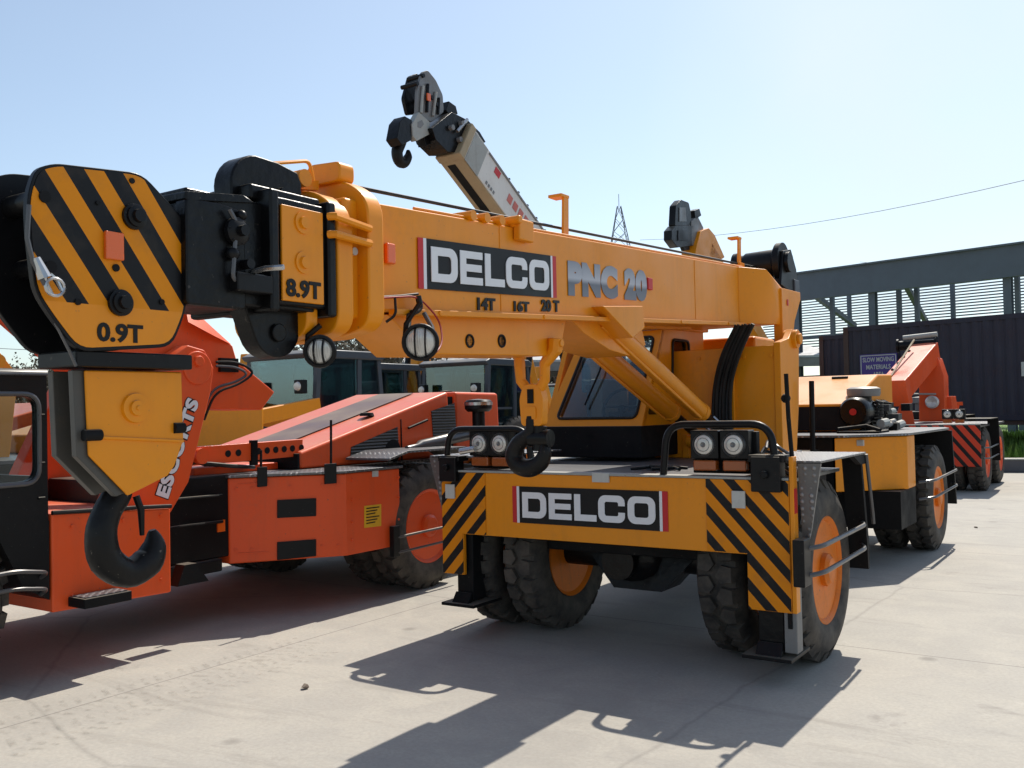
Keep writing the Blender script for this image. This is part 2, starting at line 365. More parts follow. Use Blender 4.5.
# ------------------------------------------------------------------ shared builders (coordinates in the yard frame)
_wheel_cache = {}
def wheel(parent, xo, y, z=.56, r=.56, w=.28, out=1, rim='rimorange', name='wheel'):
    """tyre + rim; xo = outer face, out = +1 when the disc faces +x"""
    key = (out, rim, r)
    if key not in _wheel_cache:
        t = MB(); rc = r*.945
        prof = [(0.02, r*.57), (0, r*.62), (-.012, r*.75), (-.004, r*.86), (.022, r*.925), (.05, rc), (w-.05, rc), (w-.022, r*.925), (w+.004, r*.86), (w+.012, r*.75), (w, r*.62), (w-.02, r*.57)]
        t.lathe([(-out*a, b) for a, b in prof], (0, 0, 0), 'x', 56, closed=True)
        n = 26; st = 2*math.pi/n
        def pt(a, th, q): return (-out*a, math.cos(th)*q, math.sin(th)*q)
        for i in range(n):
            for side in (0, 1):
                th = (i + .5*side)*st; g = st*.43
                # six-cornered block reaching over the shoulder
                if side == 0: cor = [(.006, -g*.8), (.006, g*.8), (w*.36, g), (w*.485, g*.15), (w*.36, -g)]
                else: cor = [(w-.006, -g*.8), (w-.006, g*.8), (w*.64, g), (w*.515, g*.15), (w*.64, -g)]
                top = [t.bm.verts.new(pt(a+(.028 if a < .02 else -.028 if a > w-.02 else 0), th+d*.93, r)) for a, d in cor]
                bot = [t.bm.verts.new(pt(a, th+d, r*(.90 if (a < .02 or a > w-.02) else .93))) for a, d in cor]
                t.ring(top, bot); t.bm.faces.new(top)
        tyre_o = t.build('tyre', 'rubber', None, smooth=30)
        q = MB()
        q.lathe([(-out*a, b) for a, b in [(.03, r*.575), (.012, r*.60), (.006, r*.585), (.02, r*.555), (.03, r*.535), (.075, r*.52), (.085, r*.47), (.10, r*.30), (.085, r*.27), (.08, r*.22), (.06, r*.20), (.055, .001)]], (0, 0, 0), 'x', 48)
        q.lathe([(-out*a, b) for a, b in [(w-.03, r*.575), (w-.006, r*.585), (w-.03, r*.535), (w-.12, r*.52), (w-.13, .001)]], (0, 0, 0), 'x', 48)
        rim_o = q.build('rim', rim, None, smooth=40)
        q = MB()
        q.lathe([(-out*a, b) for a, b in [(.085, r*.19), (.0, r*.18), (-.02, r*.13), (-.02, .001)]], (0, 0, 0), 'x', 24)
        for k in range(10):
            a = 2*math.pi*k/10; c = (-out*.085, math.cos(a)*r*.245, math.sin(a)*r*.245); q.cyl(c, (out*-.05, c[1], c[2]), .014, seg=6)
        hub_o = q.build('hub', rim, None, smooth=35)
        _wheel_cache[key] = (tyre_o, rim_o, hub_o); fresh = True
    else: fresh = False
    a, b, c = _wheel_cache[key]
    if not fresh:
        a = a.copy(); b = b.copy(); c = c.copy()
        for o in (a, b, c): COL.objects.link(o)
    e = a; e.name = 'tyre'   # the wheel part is an Empty that carries tyre, rim and hub
    wt = bpy.data.objects.new(name, None); COL.objects.link(wt); wt.parent = parent; wt.location = (xo, y, z); wt.rotation_euler = (random.uniform(0, 3), 0, 0); wt.empty_display_size = .1
    for o in (a, b, c): o.parent = wt
    return wt
def rebase(root, base):
    """move the root to its own foot point (yard coordinates) without moving what it carries"""
    b = V(base); done = set()
    def sh(o):
        for c in o.children:
            if c.type == 'MESH':
                if c.data.name not in done: c.data.transform(Matrix.Translation(-b)); done.add(c.data.name)
                if c.children: sh(c)
            else: c.location = V(c.location)-b
    bpy.context.view_layer.update(); sh(root); root.location = L2W(b)
def headlight(parent, x, y, z, r=.062):
    h = MB().box((x-.088, y, z-.085), (x+.088, y+.11, z+.085)).build('headlight', 'black', parent, bevel=.008)
    q = MB(); q.lathe([(-.018, .001), (-.018, r*.6), (-.012, r*.9), (.0, r), (.01, r)], (x, y, z), 'y', 24); q.build('lens', 'lens', h); q = MB(); q.lathe([(-.0185, .001), (-.026, r*.20), (-.0185, r*.26)], (x, y, z), 'y', 14); q.lathe([(-.017, r*.60), (-.021, r*.64), (-.014, r*.68)], (x, y, z), 'y', 20, closed=True); q.build('bulb_cap', 'greysteel', h)
    q = MB(); q.lathe([(-.006, r*1.01), (-.014, r*1.10), (0.0, r*1.2), (.004, r*1.2)], (x, y, z), 'y', 24, closed=True); q.build('bezel', 'tube', h)
    MB().box((x-.072, y-.004, z-.155), (x+.072, y+.06, z-.092)).build('indicator', 'amberd', h, bevel=.01)
    return h
def guard(parent, x0, x1, y, z0, z1, r=.022):
    p = fillet([(x0, y, z0), (x0+.03, y, z1), (x1-.03, y, z1), (x1, y, z0)], .12, 8)
    return MB().tube(p, r, 12).build('light_guard', 'black', parent)

# ================================================================== MAIN CRANE
C1 = empty('mobile_crane', 'large orange crane in the foreground with black name plates on boom and front board', 'crane')
Yb = 'yellow'
def bz(y, h): return 2.148+.0515*y+h       # boom line: h = 0 is the side flange
# --- front board and warning panels
b = MB(); b.prism([(-1.245, 1.165), (-1.245, .45), (-1.06, .45), (-1.06, .735), (.99, .735), (.99, .42), (1.235, .42), (1.235, 1.165)], 'y', 0, .03)
fb = b.build('front_board', Yb, C1, bevel=.004)
MB().box((-1.245, -.012, 1.166), (1.235, .10, 1.18)).build('board_edge', 'steelpale', fb, bevel=.003)
MB().box((-.02, -.016, 1.125), (.10, -.001, 1.185)).build('label_plate', 'label', fb, bevel=.002)
per = .150
sR = stripes('hazard_right', (.70, .225, .003), .93, per, .02, duty=.46)
sL = stripes('hazard_left', (.70, .225, .003), -.93, per, .07, duty=.46)
MB().prism([(.742, 1.163), (.742, .742), (.985, .742), (.985, .424), (1.232, .424), (1.232, 1.163)], 'y', -.006, -.001).build('warning_panel', sR, C1)
MB().prism([(-1.242, 1.163), (-1.242, .453), (-1.064, .453), (-1.064, .74), (-.865, .74), (-.865, 1.163)], 'y', -.006, -.001).build('warning_panel', sL, C1)
MB().box((1.237, .0, .42), (1.262, .07, 1.30)).build('corner_post', Yb, C1, bevel=.004)
MB().box((1.262, .005, .98), (1.266, .05, 1.12)).build('reflector', 'redlens', C1)
for x, z in ((-1.16, 1.03), (.945, 1.05)): MB().box((x-.04, -.022, z-.05), (x+.04, -.008, z+.05)).build('reflector', 'label', C1, bevel=.003)
DELCO = wide_letters
def nameplate(parent, o, u, v, w, h):
    """black plate between a red and a white slanting stripe each side, wide white letters"""
    o, u, v = V(o), V(u), V(v); n = u.cross(v).normalized()
    def q(a, c, t): return o+u*a+v*c+n*t
    def sheet(a0, a1, t0, t1, name, mat, par):
        mb = MB(); P = [(a0, 0), (a1, 0), (a1, h), (a0, h)]
        mb.loops([[q(a, c, t0) for a, c in P], [q(a, c, t1) for a, c in P]]); return mb.build(name, mat, par, smooth=0)
    pl = sheet(.05*w, .95*w, .002, .006, 'name_plate', 'decalblack', parent)
    for a0, a1, mt in ((0, .03*w, 'decalred'), (.031*w, .049*w, 'decalwhite'), (.951*w, .967*w, 'decalwhite'), (.968*w, w, 'decalred')):
        sheet(a0, a1, .002, .005, 'plate_stripe', mt, pl)
    fit(wide_letters(), q(.072*w, .15*h, .009), u, v, .856*w, .70*h, 'decalwhite', pl)
    return pl
nameplate(C1, (-.64, 0, .838), (1, 0, 0), (0, 0, 1), 1.135, .243)
# --- chassis, deck, axle
b = MB(); b.box((-1.0, .32, .62), (1.0, 1.3, .98)); b.box((-1.0, 1.25, .62), (.50, 3.4, .97)); b.box((-.55, .05, .78), (.55, .4, 1.1)); b.box((-1.22, .03, 1.0), (1.22, .3, 1.14))
b.build('chassis', 'mattblack', C1, bevel=.01)
MB().prism([(-1.24, .03), (1.24, .03), (1.24, 1.05), (.64, 1.10), (.64, 1.9), (-1.24, 1.9)], 'z', 1.15, 1.172).build('deck', 'tread', C1, bevel=.003)
MB().box((-1.24, 1.905, 1.15), (.30, 3.35, 1.17)).build('rear_deck', 'tread', C1, bevel=.003)
b = MB(); b.sphere((-.05, .7, .56), .27, 1, .8, .85); b.cyl((-1., .7, .56), (1., .7, .56), .10, seg=16); b.cyl((-.05, .42, .56), (-.05, .36, .56), .12)
b.hull([(-.42, .6, .6), (.42, .6, .6), (-.42, .82, .6), (.42, .82, .6), (-.18, .55, .35), (.18, .55, .35), (-.18, .85, .35), (.18, .85, .35)])
b.build('front_axle', 'grease', C1)
for x0, x1 in ((-.5, -.42), (.42, .5)): MB().box((x0, .35, .68), (x1, 1.1, .74)).build('leaf_spring', 'mattblack', C1)
for s in (1, -1):
    wheel(C1, s*1.25, .7, out=s); wheel(C1, s*.86, .7, out=s)
# --- stabilisers
def stabiliser(x0, x1, zf, mat, footmat):
    st = MB().box((x0, .05, zf+.03), (x1, .2, .98)).build('stabiliser_leg', mat, C1, bevel=.008)
    b = MB(); b.hull([(x0-.07, -.05, zf), (x1+.07, -.05, zf), (x1+.07, .30, zf), (x0-.07, .30, zf), (x0-.07, -.05, zf+.022), (x1+.07, -.05, zf+.022), (x1+.07, .30, zf+.022), (x0-.07, .30, zf+.022)])
    b.hull([(x0, .03, zf+.02), (x1, .03, zf+.02), (x0, .03, zf+.09), (x1, .03, zf+.09), (x0, -.02, zf+.02), (x1, -.02, zf+.02)])
    b.build('foot_plate', footmat, st, bevel=.004); return st
stabiliser(-1.16, -1.02, .235, 'mattblack', 'mattblack')
sr = stabiliser(1.02, 1.17, .15, 'grease', 'black')
b = MB(); b.prism([(1.18, .19), (1.255, .19), (1.255, .72), (1.18, .72)], 'y', .02, .12); b.build('leg_casing', 'greysteel', sr, bevel=.006)
MB().box((1.205, .012, .33), (1.23, .019, .44)).build('slot', 'mattblack', sr)
MB().box((1.262, .03, .60), (1.275, .10, .80)).build('side_tab', 'steelpale', sr)
# --- side brackets, light guards, headlights
for x0, x1, z0, z1 in ((1.03, 1.20, 1.10, 1.30), (-1.235, -1.09, 1.10, 1.27)):
    b = MB(); b.box((x0, -.045, z0), (x1, .06, z1)); b.box((x0-.02, -.03, z1-.03), (x1+.02, .09, z1+.01)); b.cyl(((x0+x1)/2, -.05, z0+.1), ((x0+x1)/2, -.075, z0+.1), .022)
    b.build('lifting_bracket', 'black', C1, bevel=.006)
guard(C1, .455, 1.16, .03, 1.18, 1.485); guard(C1, -1.225, -.50, .03, 1.18, 1.465)
for x in (.727, .912, -.925, -.752): headlight(C1, x, .02, 1.365)
for x in (.82, -.84): MB().box((x-.20, .10, 1.19), (x+.20, .16, 1.44)).build('light_box', 'mattblack', C1, bevel=.006)
b = MB()
for k in range(5):
    z = 1.20+.03*k; b.tube(fillet([(.95+.03*k, .12, z+.02), (1.05, .13+.02*k, z+.07), (1.14, .12, z+.03), (1.2, .16, z-.02)], .05, 4), .010, 8)
b.build('hydraulic_hose', 'tube', C1)
MB().cyl((-1.06, -.02, 1.31), (-.93, -.02, 1.33), .022).build('coupling', 'chrome', C1)
MB().tube([(1.245, .05, 1.25), (1.225, .06, 1.52), (1.215, .07, 1.77)], .013, 8).build('marker_rod', 'mattblack', C1)
b = MB(); b.tube([(.02, .45, 1.18), (.12, .52, 1.19), (.20, .42, 1.185), (.32, .5, 1.19), (.38, .44, 1.185)], .012, 8); b.tube([(.08, .6, 1.18), (.16, .45, 1.20), (.26, .60, 1.19), (.36, .62, 1.18)], .010, 8)
b.build('deck_cable', 'cable', C1)
# --- right mudguard, flap and rails
def mudguard(s, par):
    x0, x1 = s*1.27, s*1.40
    mg = MB(); mg.box((s*.9, .06, 1.262), (x1, 1.09, 1.275)); m1 = mg.build('mudguard', 'tread', par, bevel=.003)
    p = MB(); p.loops([[(x0, .055, 1.26), (x1, .055, 1.26), (s*1.325, .10, .88), (s*1.275, .12, .70)], [(x0, .075, 1.26), (x1, .075, 1.26), (s*1.325, .12, .88), (s*1.275, .14, .70)]]).build('front_skirt', 'tread', m1)
    b = MB(); b.prism([(1.10, 1.262), (1.06, 1.262), (1.18, .66), (1.19, .50), (1.22, .50), (1.23, .66)], 'x', s*1.25, s*1.37); b.prism([(.8, 1.26), (1.10, 1.26), (1.10, 1.2), (.98, 1.2)], 'x', s*1.36, s*1.395)
    b.build('mud_flap', 'mattblack', m1)
    MB().tube([(x1, 1.09, 1.26), (s*1.41, 1.18, .86), (s*1.41, 1.19, .8)], .012, 8).build('stay', 'tube', m1)
    return m1
mudguard(1, C1); mudguard(-1, C1)
def wheel_rails(par, s, x0, xr, y0, y1, zs=(.785, .635)):
    w = MB(); w.box((x0, y0-.03, zs[1]-.05), (xr-.0*s, y0+.10, zs[0]+.06)); r_ = w.build('rail_bracket', 'black', par, bevel=.006)
    for z in zs: MB().tube(fillet([(xr-.02*s, y0+.06, z), (xr+.05*s, y0+.16, z+.01), (xr+.05*s, y1-.1, z+.02), (xr+.0*s, y1, z+.025)], .08, 5), .014, 10).build('wheel_rail', 'tube', par)
    return r_
wheel_rails(C1, 1, 1.27, 1.335, -.05, 1.17)
# --- cab (behind and to the left of the boom)
b = MB(); b.prism([(1.30, 1.20), (1.30, 1.45), (2.60, 1.45), (2.60, 1.20)], 'x', -1.21, -.31); cb = b.build('cab_base', 'mattblack', C1, bevel=.01)
cabm = 'yellow'
cy0, cy1 = 1.33, 1.74      # windscreen foot and head
hz = 2.22
def cabframe():
    b = MB()
    xl, xr = -1.22, -.32; t = .05
    def wp(x, z): f = (z-1.45)/(hz-1.45); return (x+.14*f*(xr-x)/(xr-xl), cy0+(cy1-cy0)*f, z)
    # windscreen surround: outer and inner loop
    out = [(xl, 1.45), (xr, 1.45), (xr, hz), (xl+.02, hz)]; inn = rpoly([(xl+.09, 1.515), (xr-.07, 1.515), (xr-.07, hz-.06), (xl+.10, hz-.06)], .05, 4)
    def sheet(outer, inner, f, g):
        # strip between two loops of unequal count: split by nearest corner
        n = len(inner)//4
        A = [b.bm.verts.new(f(*p)) for p in outer]; B = [b.bm.verts.new(f(*p)) for p in inner]
        A2 = [b.bm.verts.new(g(*p)) for p in outer]; B2 = [b.bm.verts.new(g(*p)) for p in inner]
        for q, w in ((A, B), (A2, B2)):
            for i in range(4):
                for j in range(n-1): b.bm.faces.new((q[i], w[i*n+j], w[i*n+j+1]))
                b.bm.faces.new((q[i], w[i*n+n-1], w[((i+1)*n) % len(w)], q[(i+1) % 4]))
        b.ring(A, A2); b.ring(B, B2)
    sheet(out, inn, lambda x, z: wp(x, z), lambda x, z: tuple(V(wp(x, z))+V((0, .05, -.0))))
    # side walls with window holes, near side and far side
    for x, xx in ((xr-.0, xr-.045), (xl, xl+.045)):
        o1 = [(1.36, 1.45), (2.6, 1.45), (2.6, hz+.03), (1.76, hz+.03)]; i1 = rpoly([(1.90, 1.73), (2.26, 1.73), (2.26, 2.15), (1.93, 2.15)], .05, 4)
        sheet(o1, i1, lambda y, z, x=x: (x, y, z), lambda y, z, xx=xx: (xx, y, z))
    return b
cf = cabframe().build('cab_shell', cabm, C1, smooth=25)
b = MB(); b.prism(rpoly([(1.68, 2.225), (2.66, 2.245), (2.64, 2.30), (1.8, 2.30)], .03), 'x', -1.12, -.29); b.build('cab_roof', cabm, C1, bevel=.02)
b = MB(); b.box((-1.20, 2.55, 1.45), (-.32, 2.6, 1.75)); b.build('rear_panel', cabm, C1)
def wpt(x, z, d=.0): f = (z-1.45)/(hz-1.45); return (x+.14*f*(-.32-x)/.88, cy0+(cy1-cy0)*f+d, z)
ws = MB().loops([[wpt(-1.13, 1.5, .02), wpt(-.37, 1.5, .02), wpt(-.37, 2.18, .02), wpt(-1.13, 2.18, .02)], [wpt(-1.13, 1.5, .026), wpt(-.37, 1.5, .026), wpt(-.37, 2.18, .026), wpt(-1.13, 2.18, .026)]]).build('windscreen', 'glass', C1, smooth=0)
gp = [wpt(*p, -.004) for p in rpoly([(-1.115, 1.512), (-.385, 1.512), (-.385, 2.165), (-1.105, 2.165)], .05, 5)]; b = MB()
b.tube(gp+[gp[0]], .012, 8); b.build('window_seal', 'cable', ws)
MB().tube([wpt(-.86, 2.14, -.02), wpt(-.84, 1.9, -.03), wpt(-.88, 1.62, -.02)], .008, 6).build('wiper', 'mattblack', ws)
for x in (-.34, -1.18):
    MB().prism([(1.88, 1.71), (2.28, 1.71), (2.28, 2.17), (1.91, 2.17)], 'x', x-.003, x+.003).build('side_window', 'darkglass', C1, smooth=0)
MB().prism(rpoly([(1.44, 1.535), (1.76, 1.535), (1.72, 1.68), (1.50, 1.68)], .03), 'x', -.318, -.312).build('quarter_window', 'darkglass', C1)
gp = [(-.314, y, z) for y, z in rpoly([(1.90, 1.73), (2.26, 1.73), (2.26, 2.15), (1.93, 2.15)], .05, 5)]; MB().tube(gp+[gp[0]], .012, 8).build('window_seal', 'cable', C1)
b = MB(); b.tube([(-.72+.17*math.cos(t*.3), 1.78+.08*math.sin(t*.3), 1.60+.15*math.sin(t*.3)) for t in range(22)], .013, 8); b.tube([(-.72, 1.79, 1.60), (-.72, 1.70, 1.45)], .03, 8); b.tube([(-.89, 1.78, 1.60), (-.55, 1.78, 1.60)], .01, 6)
b.build('steering_wheel', 'mattblack', C1)
b = MB(); b.prism(rpoly([(-.98, 1.45), (-.52, 1.45), (-.54, 2.02), (-.96, 2.02)], .08), 'y', 2.38, 2.48); b.box((-.98, 2.0, 1.45), (-.52, 2.42, 1.56)); b.build('seat', 'seat', C1, bevel=.02)
b = MB(); b.box((-1.16, 2.55, 1.75), (-1.08, 2.58, 2.2)); b.build('cab_pillar', 'steelpale', C1)
b = MB(); b.box((-.72, 2.55, 1.75), (-.64, 2.58, 2.2)); b.build('cab_pillar', 'steelpale', C1)
MB().box((-1.15, 2.0, 1.45), (-1.02, 2.5, 1.85)).build('side_console', 'steelpale', C1, bevel=.02)
MB().prism(rpoly([(-.66, 1.46), (-.42, 1.46), (-.46, 1.72), (-.62, 1.72)], .03), 'y', 1.88, 1.95).build('instrument_panel', 'steelpale', C1)
b = MB(); b.tube([(-1.0, 1.7, 1.46), (-.98, 1.68, 1.75)], .014, 8); b.sphere((-.98, 1.68, 1.77), .03); b.build('lever', 'bluegrey', C1)
# second yellow housing between cab and mast, black window opening
b = MB(); b.prism(rpoly([(2.75, 1.20), (2.75, 2.20), (3.3, 2.20), (3.3, 1.2)], .05), 'x', -.75, .1); hs = b.build('side_housing', 'yellow', C1, bevel=.03)

# --- mast
mast = MB()
mast.prism([(-.50, 1.17), (.56, 1.17), (.56, 2.06), (-.50, 2.05)], 'y', 1.97, 2.02)
ms = mast.build('mast_front_plate', Yb, C1, bevel=.006)
for x0, x1 in ((.52, .575), (-.515, -.46)):
    MB().prism([(1.96, 1.17), (2.30, 1.17), (2.40, 1.6), (2.44, 2.06), (2.40, 2.18), (2.28, 2.20), (2.18, 2.12), (1.96, 2.08)], 'x', x0, x1).build('mast_side_plate', Yb, C1, bevel=.006)
b = MB(); b.cyl((.50, 2.31, 2.12), (.61, 2.31, 2.12), .075); b.cyl((.61, 2.31, 2.12), (.635, 2.31, 2.12), .045); b.build('pivot_pin', Yb, C1, bevel=.006)
MB().prism(rpoly([(.02, 1.33), (.02, 1.86), (.2, 1.86), (.2, 1.33)], .02), 'y', 1.93, 1.968).build('access_panel', Yb, ms, bevel=.004)
for x_ in (-.42, -.1, .28, .50):
    for z_ in (1.30, 1.98):
        b = MB(); b.lathe([(0, .016), (-.010, .016), (-.012, .001)], (x_, 1.968, z_), 'y', 6); b.build('mast_bolt', Yb, ms)
b = MB()
for k in range(6):
    x = .26-.028*k
    b.tube(fillet([(x+.16, 1.80+.02*(k % 2), bz(1.8, -.02)), (x+.03, 1.83, 2.0), (x-.06, 1.87+.02*(k % 2), 1.78), (x-.07, 1.85, 1.50), (x-.02, 1.8, 1.24)], .25, 6), .016, 8)
b.build('hose_bundle', 'cable', C1)
b = MB(); b.cyl((.16, 1.80, 1.42), (.08, 1.78, 1.50), .022); b.cyl((.02, 1.8, 1.43), (.1, 1.76, 1.36), .02); b.build('hose_fitting', 'chrome', C1)
# --- boom
H = .46
bm_ = MB(); bm_.loops([[(-.22, -2.35, bz(-2.35, 0)), (.22, -2.35, bz(-2.35, 0)), (.22, -2.35, bz(-2.35, H)), (-.22, -2.35, bz(-2.35, H))], [(-.22, 2.05, bz(2.05, 0)), (.22, 2.05, bz(2.05, 0)), (.22, 2.05, bz(2.05, H)), (-.22, 2.05, bz(2.05, H))]])
boom = bm_.build('boom', Yb, C1, bevel=.008)
for s in (1, -1):
    b = MB(); b.loops([[(s*.215, y, bz(y, -.02)), (s*.262, y, bz(y, -.02)), (s*.262, y, bz(y, .006)), (s*.215, y, bz(y, .006))] for y in (-2.2, 2.1)]); b.build('side_flange', Yb, boom, bevel=.003)
# flared heel
b = MB(); b.hull([(s*.225, 2.04, bz(2.04, z)) for s in (1, -1) for z in (.0, H-.002)]+[(s*.44, 2.42, bz(2.42, z)) for s in (1, -1) for z in (-.02, .285)]+[(s*.40, 2.20, bz(2.20, H-.03)) for s in (1, -1)]+[(s*.24, 2.12, bz(2.12, H)) for s in (1, -1)]+[(s*.40, 2.8, bz(2.8, z)) for s in (1, -1) for z in (0, .22)])
b.build('boom_heel', Yb, boom, bevel=.006)
for s in (1, -1):
    b = MB(); b.prism([(2.41, bz(2.41, -.16)), (2.41, bz(2.41, .285)), (2.92, 2.565), (2.92, 2.50), (2.74, 2.30), (2.66, 2.10)], 'x', s*.38, s*.455); hc = b.build('heel_cheek', Yb, boom, bevel=.006)
    if s == 1: MB().box((.456, 2.53, 2.42), (.462, 2.56, 2.47)).build('cheek_slot', 'redlens', hc)
# keel under the boom with two holes
def keel():
    b = MB()
    out = [(-2.15, bz(-2.15, -.01)), (-1.87, bz(-1.87, -.19)), (-.80, bz(-.80, -.215)), (-.66, bz(-.66, -.17)), (-.60, bz(-.60, -.01))]
    b.prism(out, 'x', -.16, .16); return b
kl = keel().build('keel', Yb, boom, bevel=.006)
for px in (434.5+34, 480.0+6):
    pass
for px, py in ((470, 341), (502, 341)):
    q = X(px, py, .163); b = MB(); b.lathe([(0, .001), (0, .024), (.006, .026), (.006, .034), (-.002, .036)], (.160, q[1], q[2]), 'x', 20); b.build('drain_hole', 'mattblack', kl)
gg = [yz(568, 316, .16), yz(640, 320, .16), yz(646, 345, .16), yz(630, 356, .16), yz(610, 350, .16), yz(584, 333, .16)]
MB().prism(gg, 'x', -.16, .16).build('cylinder_mount', Yb, boom, bevel=.006)
# cylinder gusset
g = [yz(603, 306, .30), yz(643, 306, .30), yz(645, 328, .30), yz(633, 338, .30)]
MB().prism(g, 'x', .17, .30).build('cylinder_bracket', Yb, boom, bevel=.006)
MB().prism([(a-.0, c) for a, c in g], 'x', -.30, -.17).build('cylinder_bracket', Yb, boom, bevel=.006)
for s in (1, -1):
    a = V((s*.12+.015, -.28, 2.20)); e = V((s*.12+.015, 1.42, 1.545)); d = (e-a).normalized()
    cy = MB().cyl(a, e, .064, seg=28)
    cy.cyl(e-d*.04, e+d*.012, .071, seg=28); cyl_ = cy.build('lift_cylinder', Yb, C1, bevel=.006)
    MB().cyl(e, e+d*.75, .036, seg=16).build('piston_rod', 'grease', cyl_)
    b = MB(); pts = [a+V((s*.03, 0, -.065))+d*.1, a+V((s*.03, 0, -.072))+d*.9, e+V((s*.03, 0, -.072))-d*.1]; b.tube(pts, .012, 8); b.build('cylinder_pipe', Yb, cyl_)
b = MB(); b.cyl((-.2, 1.93, 1.31), (.2, 1.93, 1.31), .05); b.build('cylinder_pin', Yb, C1, bevel=.005)
b = MB(); b.box((-.26, 1.95, 1.17), (-.20, 2.2, 1.36)); b.box((.20, 1.95, 1.17), (.26, 2.2, 1.36)); b.build('cylinder_foot', Yb, C1, bevel=.005)
# name plate, numbers and marks on the boom side (x = .22)
sl = V((0, 1, .0515)).normalized(); up_ = V((0, 0, 1))
def onboom(px, py): return X(px, py, .222)
tl, tr, br_, bl = onboom(415, 236), onboom(554, 256), onboom(556, 297), onboom(418, 288.5)
w_ = tr[1]-tl[1]; h_ = ((tl[2]-bl[2])+(tr[2]-br_[2]))/2
nameplate(boom, bl, sl, up_, w_, h_)
me = text_mesh('PNC 20', 1, .085, .002, .0, 1.14)
a0, a1 = onboom(568, 296), onboom(647, 300); me2 = me.copy()
hh = .205

fit(me, V(a0)+V((.0025, 0, 0)), sl, up_, a1[1]-a0[1], hh, 'chromegrad', boom)
for s_, p0, p1, hgt in (('14T', (477, 310), (495, 310.5), .062), ('16T', (513.5, 311.5), (529, 312), .056), ('20 T', (541, 311.5), (559, 312), .066)):
    q0, q1 = onboom(*p0), onboom(*p1); fit(text_mesh(s_, 1, .045), V(q0)+V((.003, 0, 0)), sl, up_, q1[1]-q0[1], hgt, 'decalblack', boom)
q = onboom(388, 254); MB().box((.221, q[1]-.028, q[2]-.045), (.245, q[1]+.028, q[2]+.045)).build('side_marker', 'amber', boom, bevel=.008)
q = onboom(649, 284); MB().box((.221, q[1]-.035, q[2]-.04), (.235, q[1]+.035, q[2]+.04)).build('side_marker', 'redlens', boom, bevel=.006)
for y_ in (-1.35, 1.15): MB().tube([(.221, y_, bz(y_, .02)), (.221, y_, bz(y_, H-.01))], .003, 5).build('weld_seam', Yb, boom)
for k in range(5):
    b = MB(); b.lathe([(0, .012), (.006, .012), (.008, .001)], (.262, -1.9+.9*k, bz(-1.9+.9*k, -.007)), 'x', 6); b.build('flange_bolt', Yb, boom)
# rollers, posts and rope on top of the boom
for px in (464, 478, 493, 507):
    q = X(px, 217+(px-464)*.16, .18); b = MB(); b.cyl((.10, q[1], q[2]), (.24, q[1], q[2]), .026); b.box((.14, q[1]-.02, q[2]-.06), (.2, q[1]+.02, q[2])); b.build('rope_roller', Yb, boom)
q = X(523, 232, .24); b = MB(); b.box((.223, q[1]-.07, q[2]-.05), (.265, q[1]+.07, q[2]+.06)); b.box((.10, q[1]-.09, q[2]+.03), (.255, q[1]+.08, q[2]+.065)); b.cyl((.10, q[1]-.08, q[2]+.05), (.28, q[1]-.08, q[2]+.05), .022); b.build('roller_box', Yb, boom, bevel=.008)
def rope_post(p0, ptop, x, arm):
    b0 = X(*p0, x); t0 = X(*ptop, x); b = MB()
    b.loops([[(x-.008, b0[1]-.03, b0[2]-.03), (x+.008, b0[1]-.03, b0[2]-.03), (x+.008, b0[1]+.03, b0[2]-.03), (x-.008, b0[1]+.03, b0[2]-.03)], [(x-.008, t0[1]-.025, t0[2]), (x+.008, t0[1]-.025, t0[2]), (x+.008, t0[1]+.03, t0[2]), (x-.008, t0[1]+.03, t0[2])]])
    b.box((x-.02-arm*.06, t0[1]-.06, t0[2]-.018), (x+.012, t0[1]+.03, t0[2])); b.box((x-.03, b0[1]-.05, b0[2]-.03), (x+.03, b0[1]+.05, b0[2]+.0)); b.build('rope_guide_post', Yb, boom, bevel=.003)
rope_post((565, 236), (565, 195), .15, 1); rope_post((739, 263), (739, 237), .12, 1)
b = MB(); b.tube([(.12, -2.4, 2.565), (.12, 2.75, 2.80)], .009, 6); b.build('hoist_rope', 'cable', C1)
b = MB(); b.tube([(.2, -2.0, bz(-2., H+.01)), (.2, 2.2, bz(2.2, H+.01))], .008, 6); b.build('side_pipe', Yb, boom)
# winch drum on the heel
b = MB(); b.lathe([(-.24, .06), (-.24, .125), (-.21, .125), (-.19, .10), (-.15, .10), (-.13, .115), (.12, .125), (.15, .175), (.20, .175), (.20, .02), (-.24, .02)], (.14, 2.85, 2.83), 'x', 28, closed=True)
b.build('winch_drum', 'greysteel' if False else 'black', C1)
b = MB(); b.prism([(2.68, 2.62), (3.18, 2.55), (3.12, 2.80), (2.98, 2.96), (2.76, 2.92)], 'x', .342, .365); b.cyl((.365, 2.85, 2.83), (.40, 2.85, 2.83), .09); b.box((-.3, 2.72, 2.50), (.335, 3.0, 2.68)); b.build('winch_frame', 'black', C1, bevel=.005)
b = MB(); b.box((.30, 3.02, 2.55), (.38, 3.16, 2.70)); b.build('winch_motor', 'bluegrey', C1, bevel=.01)
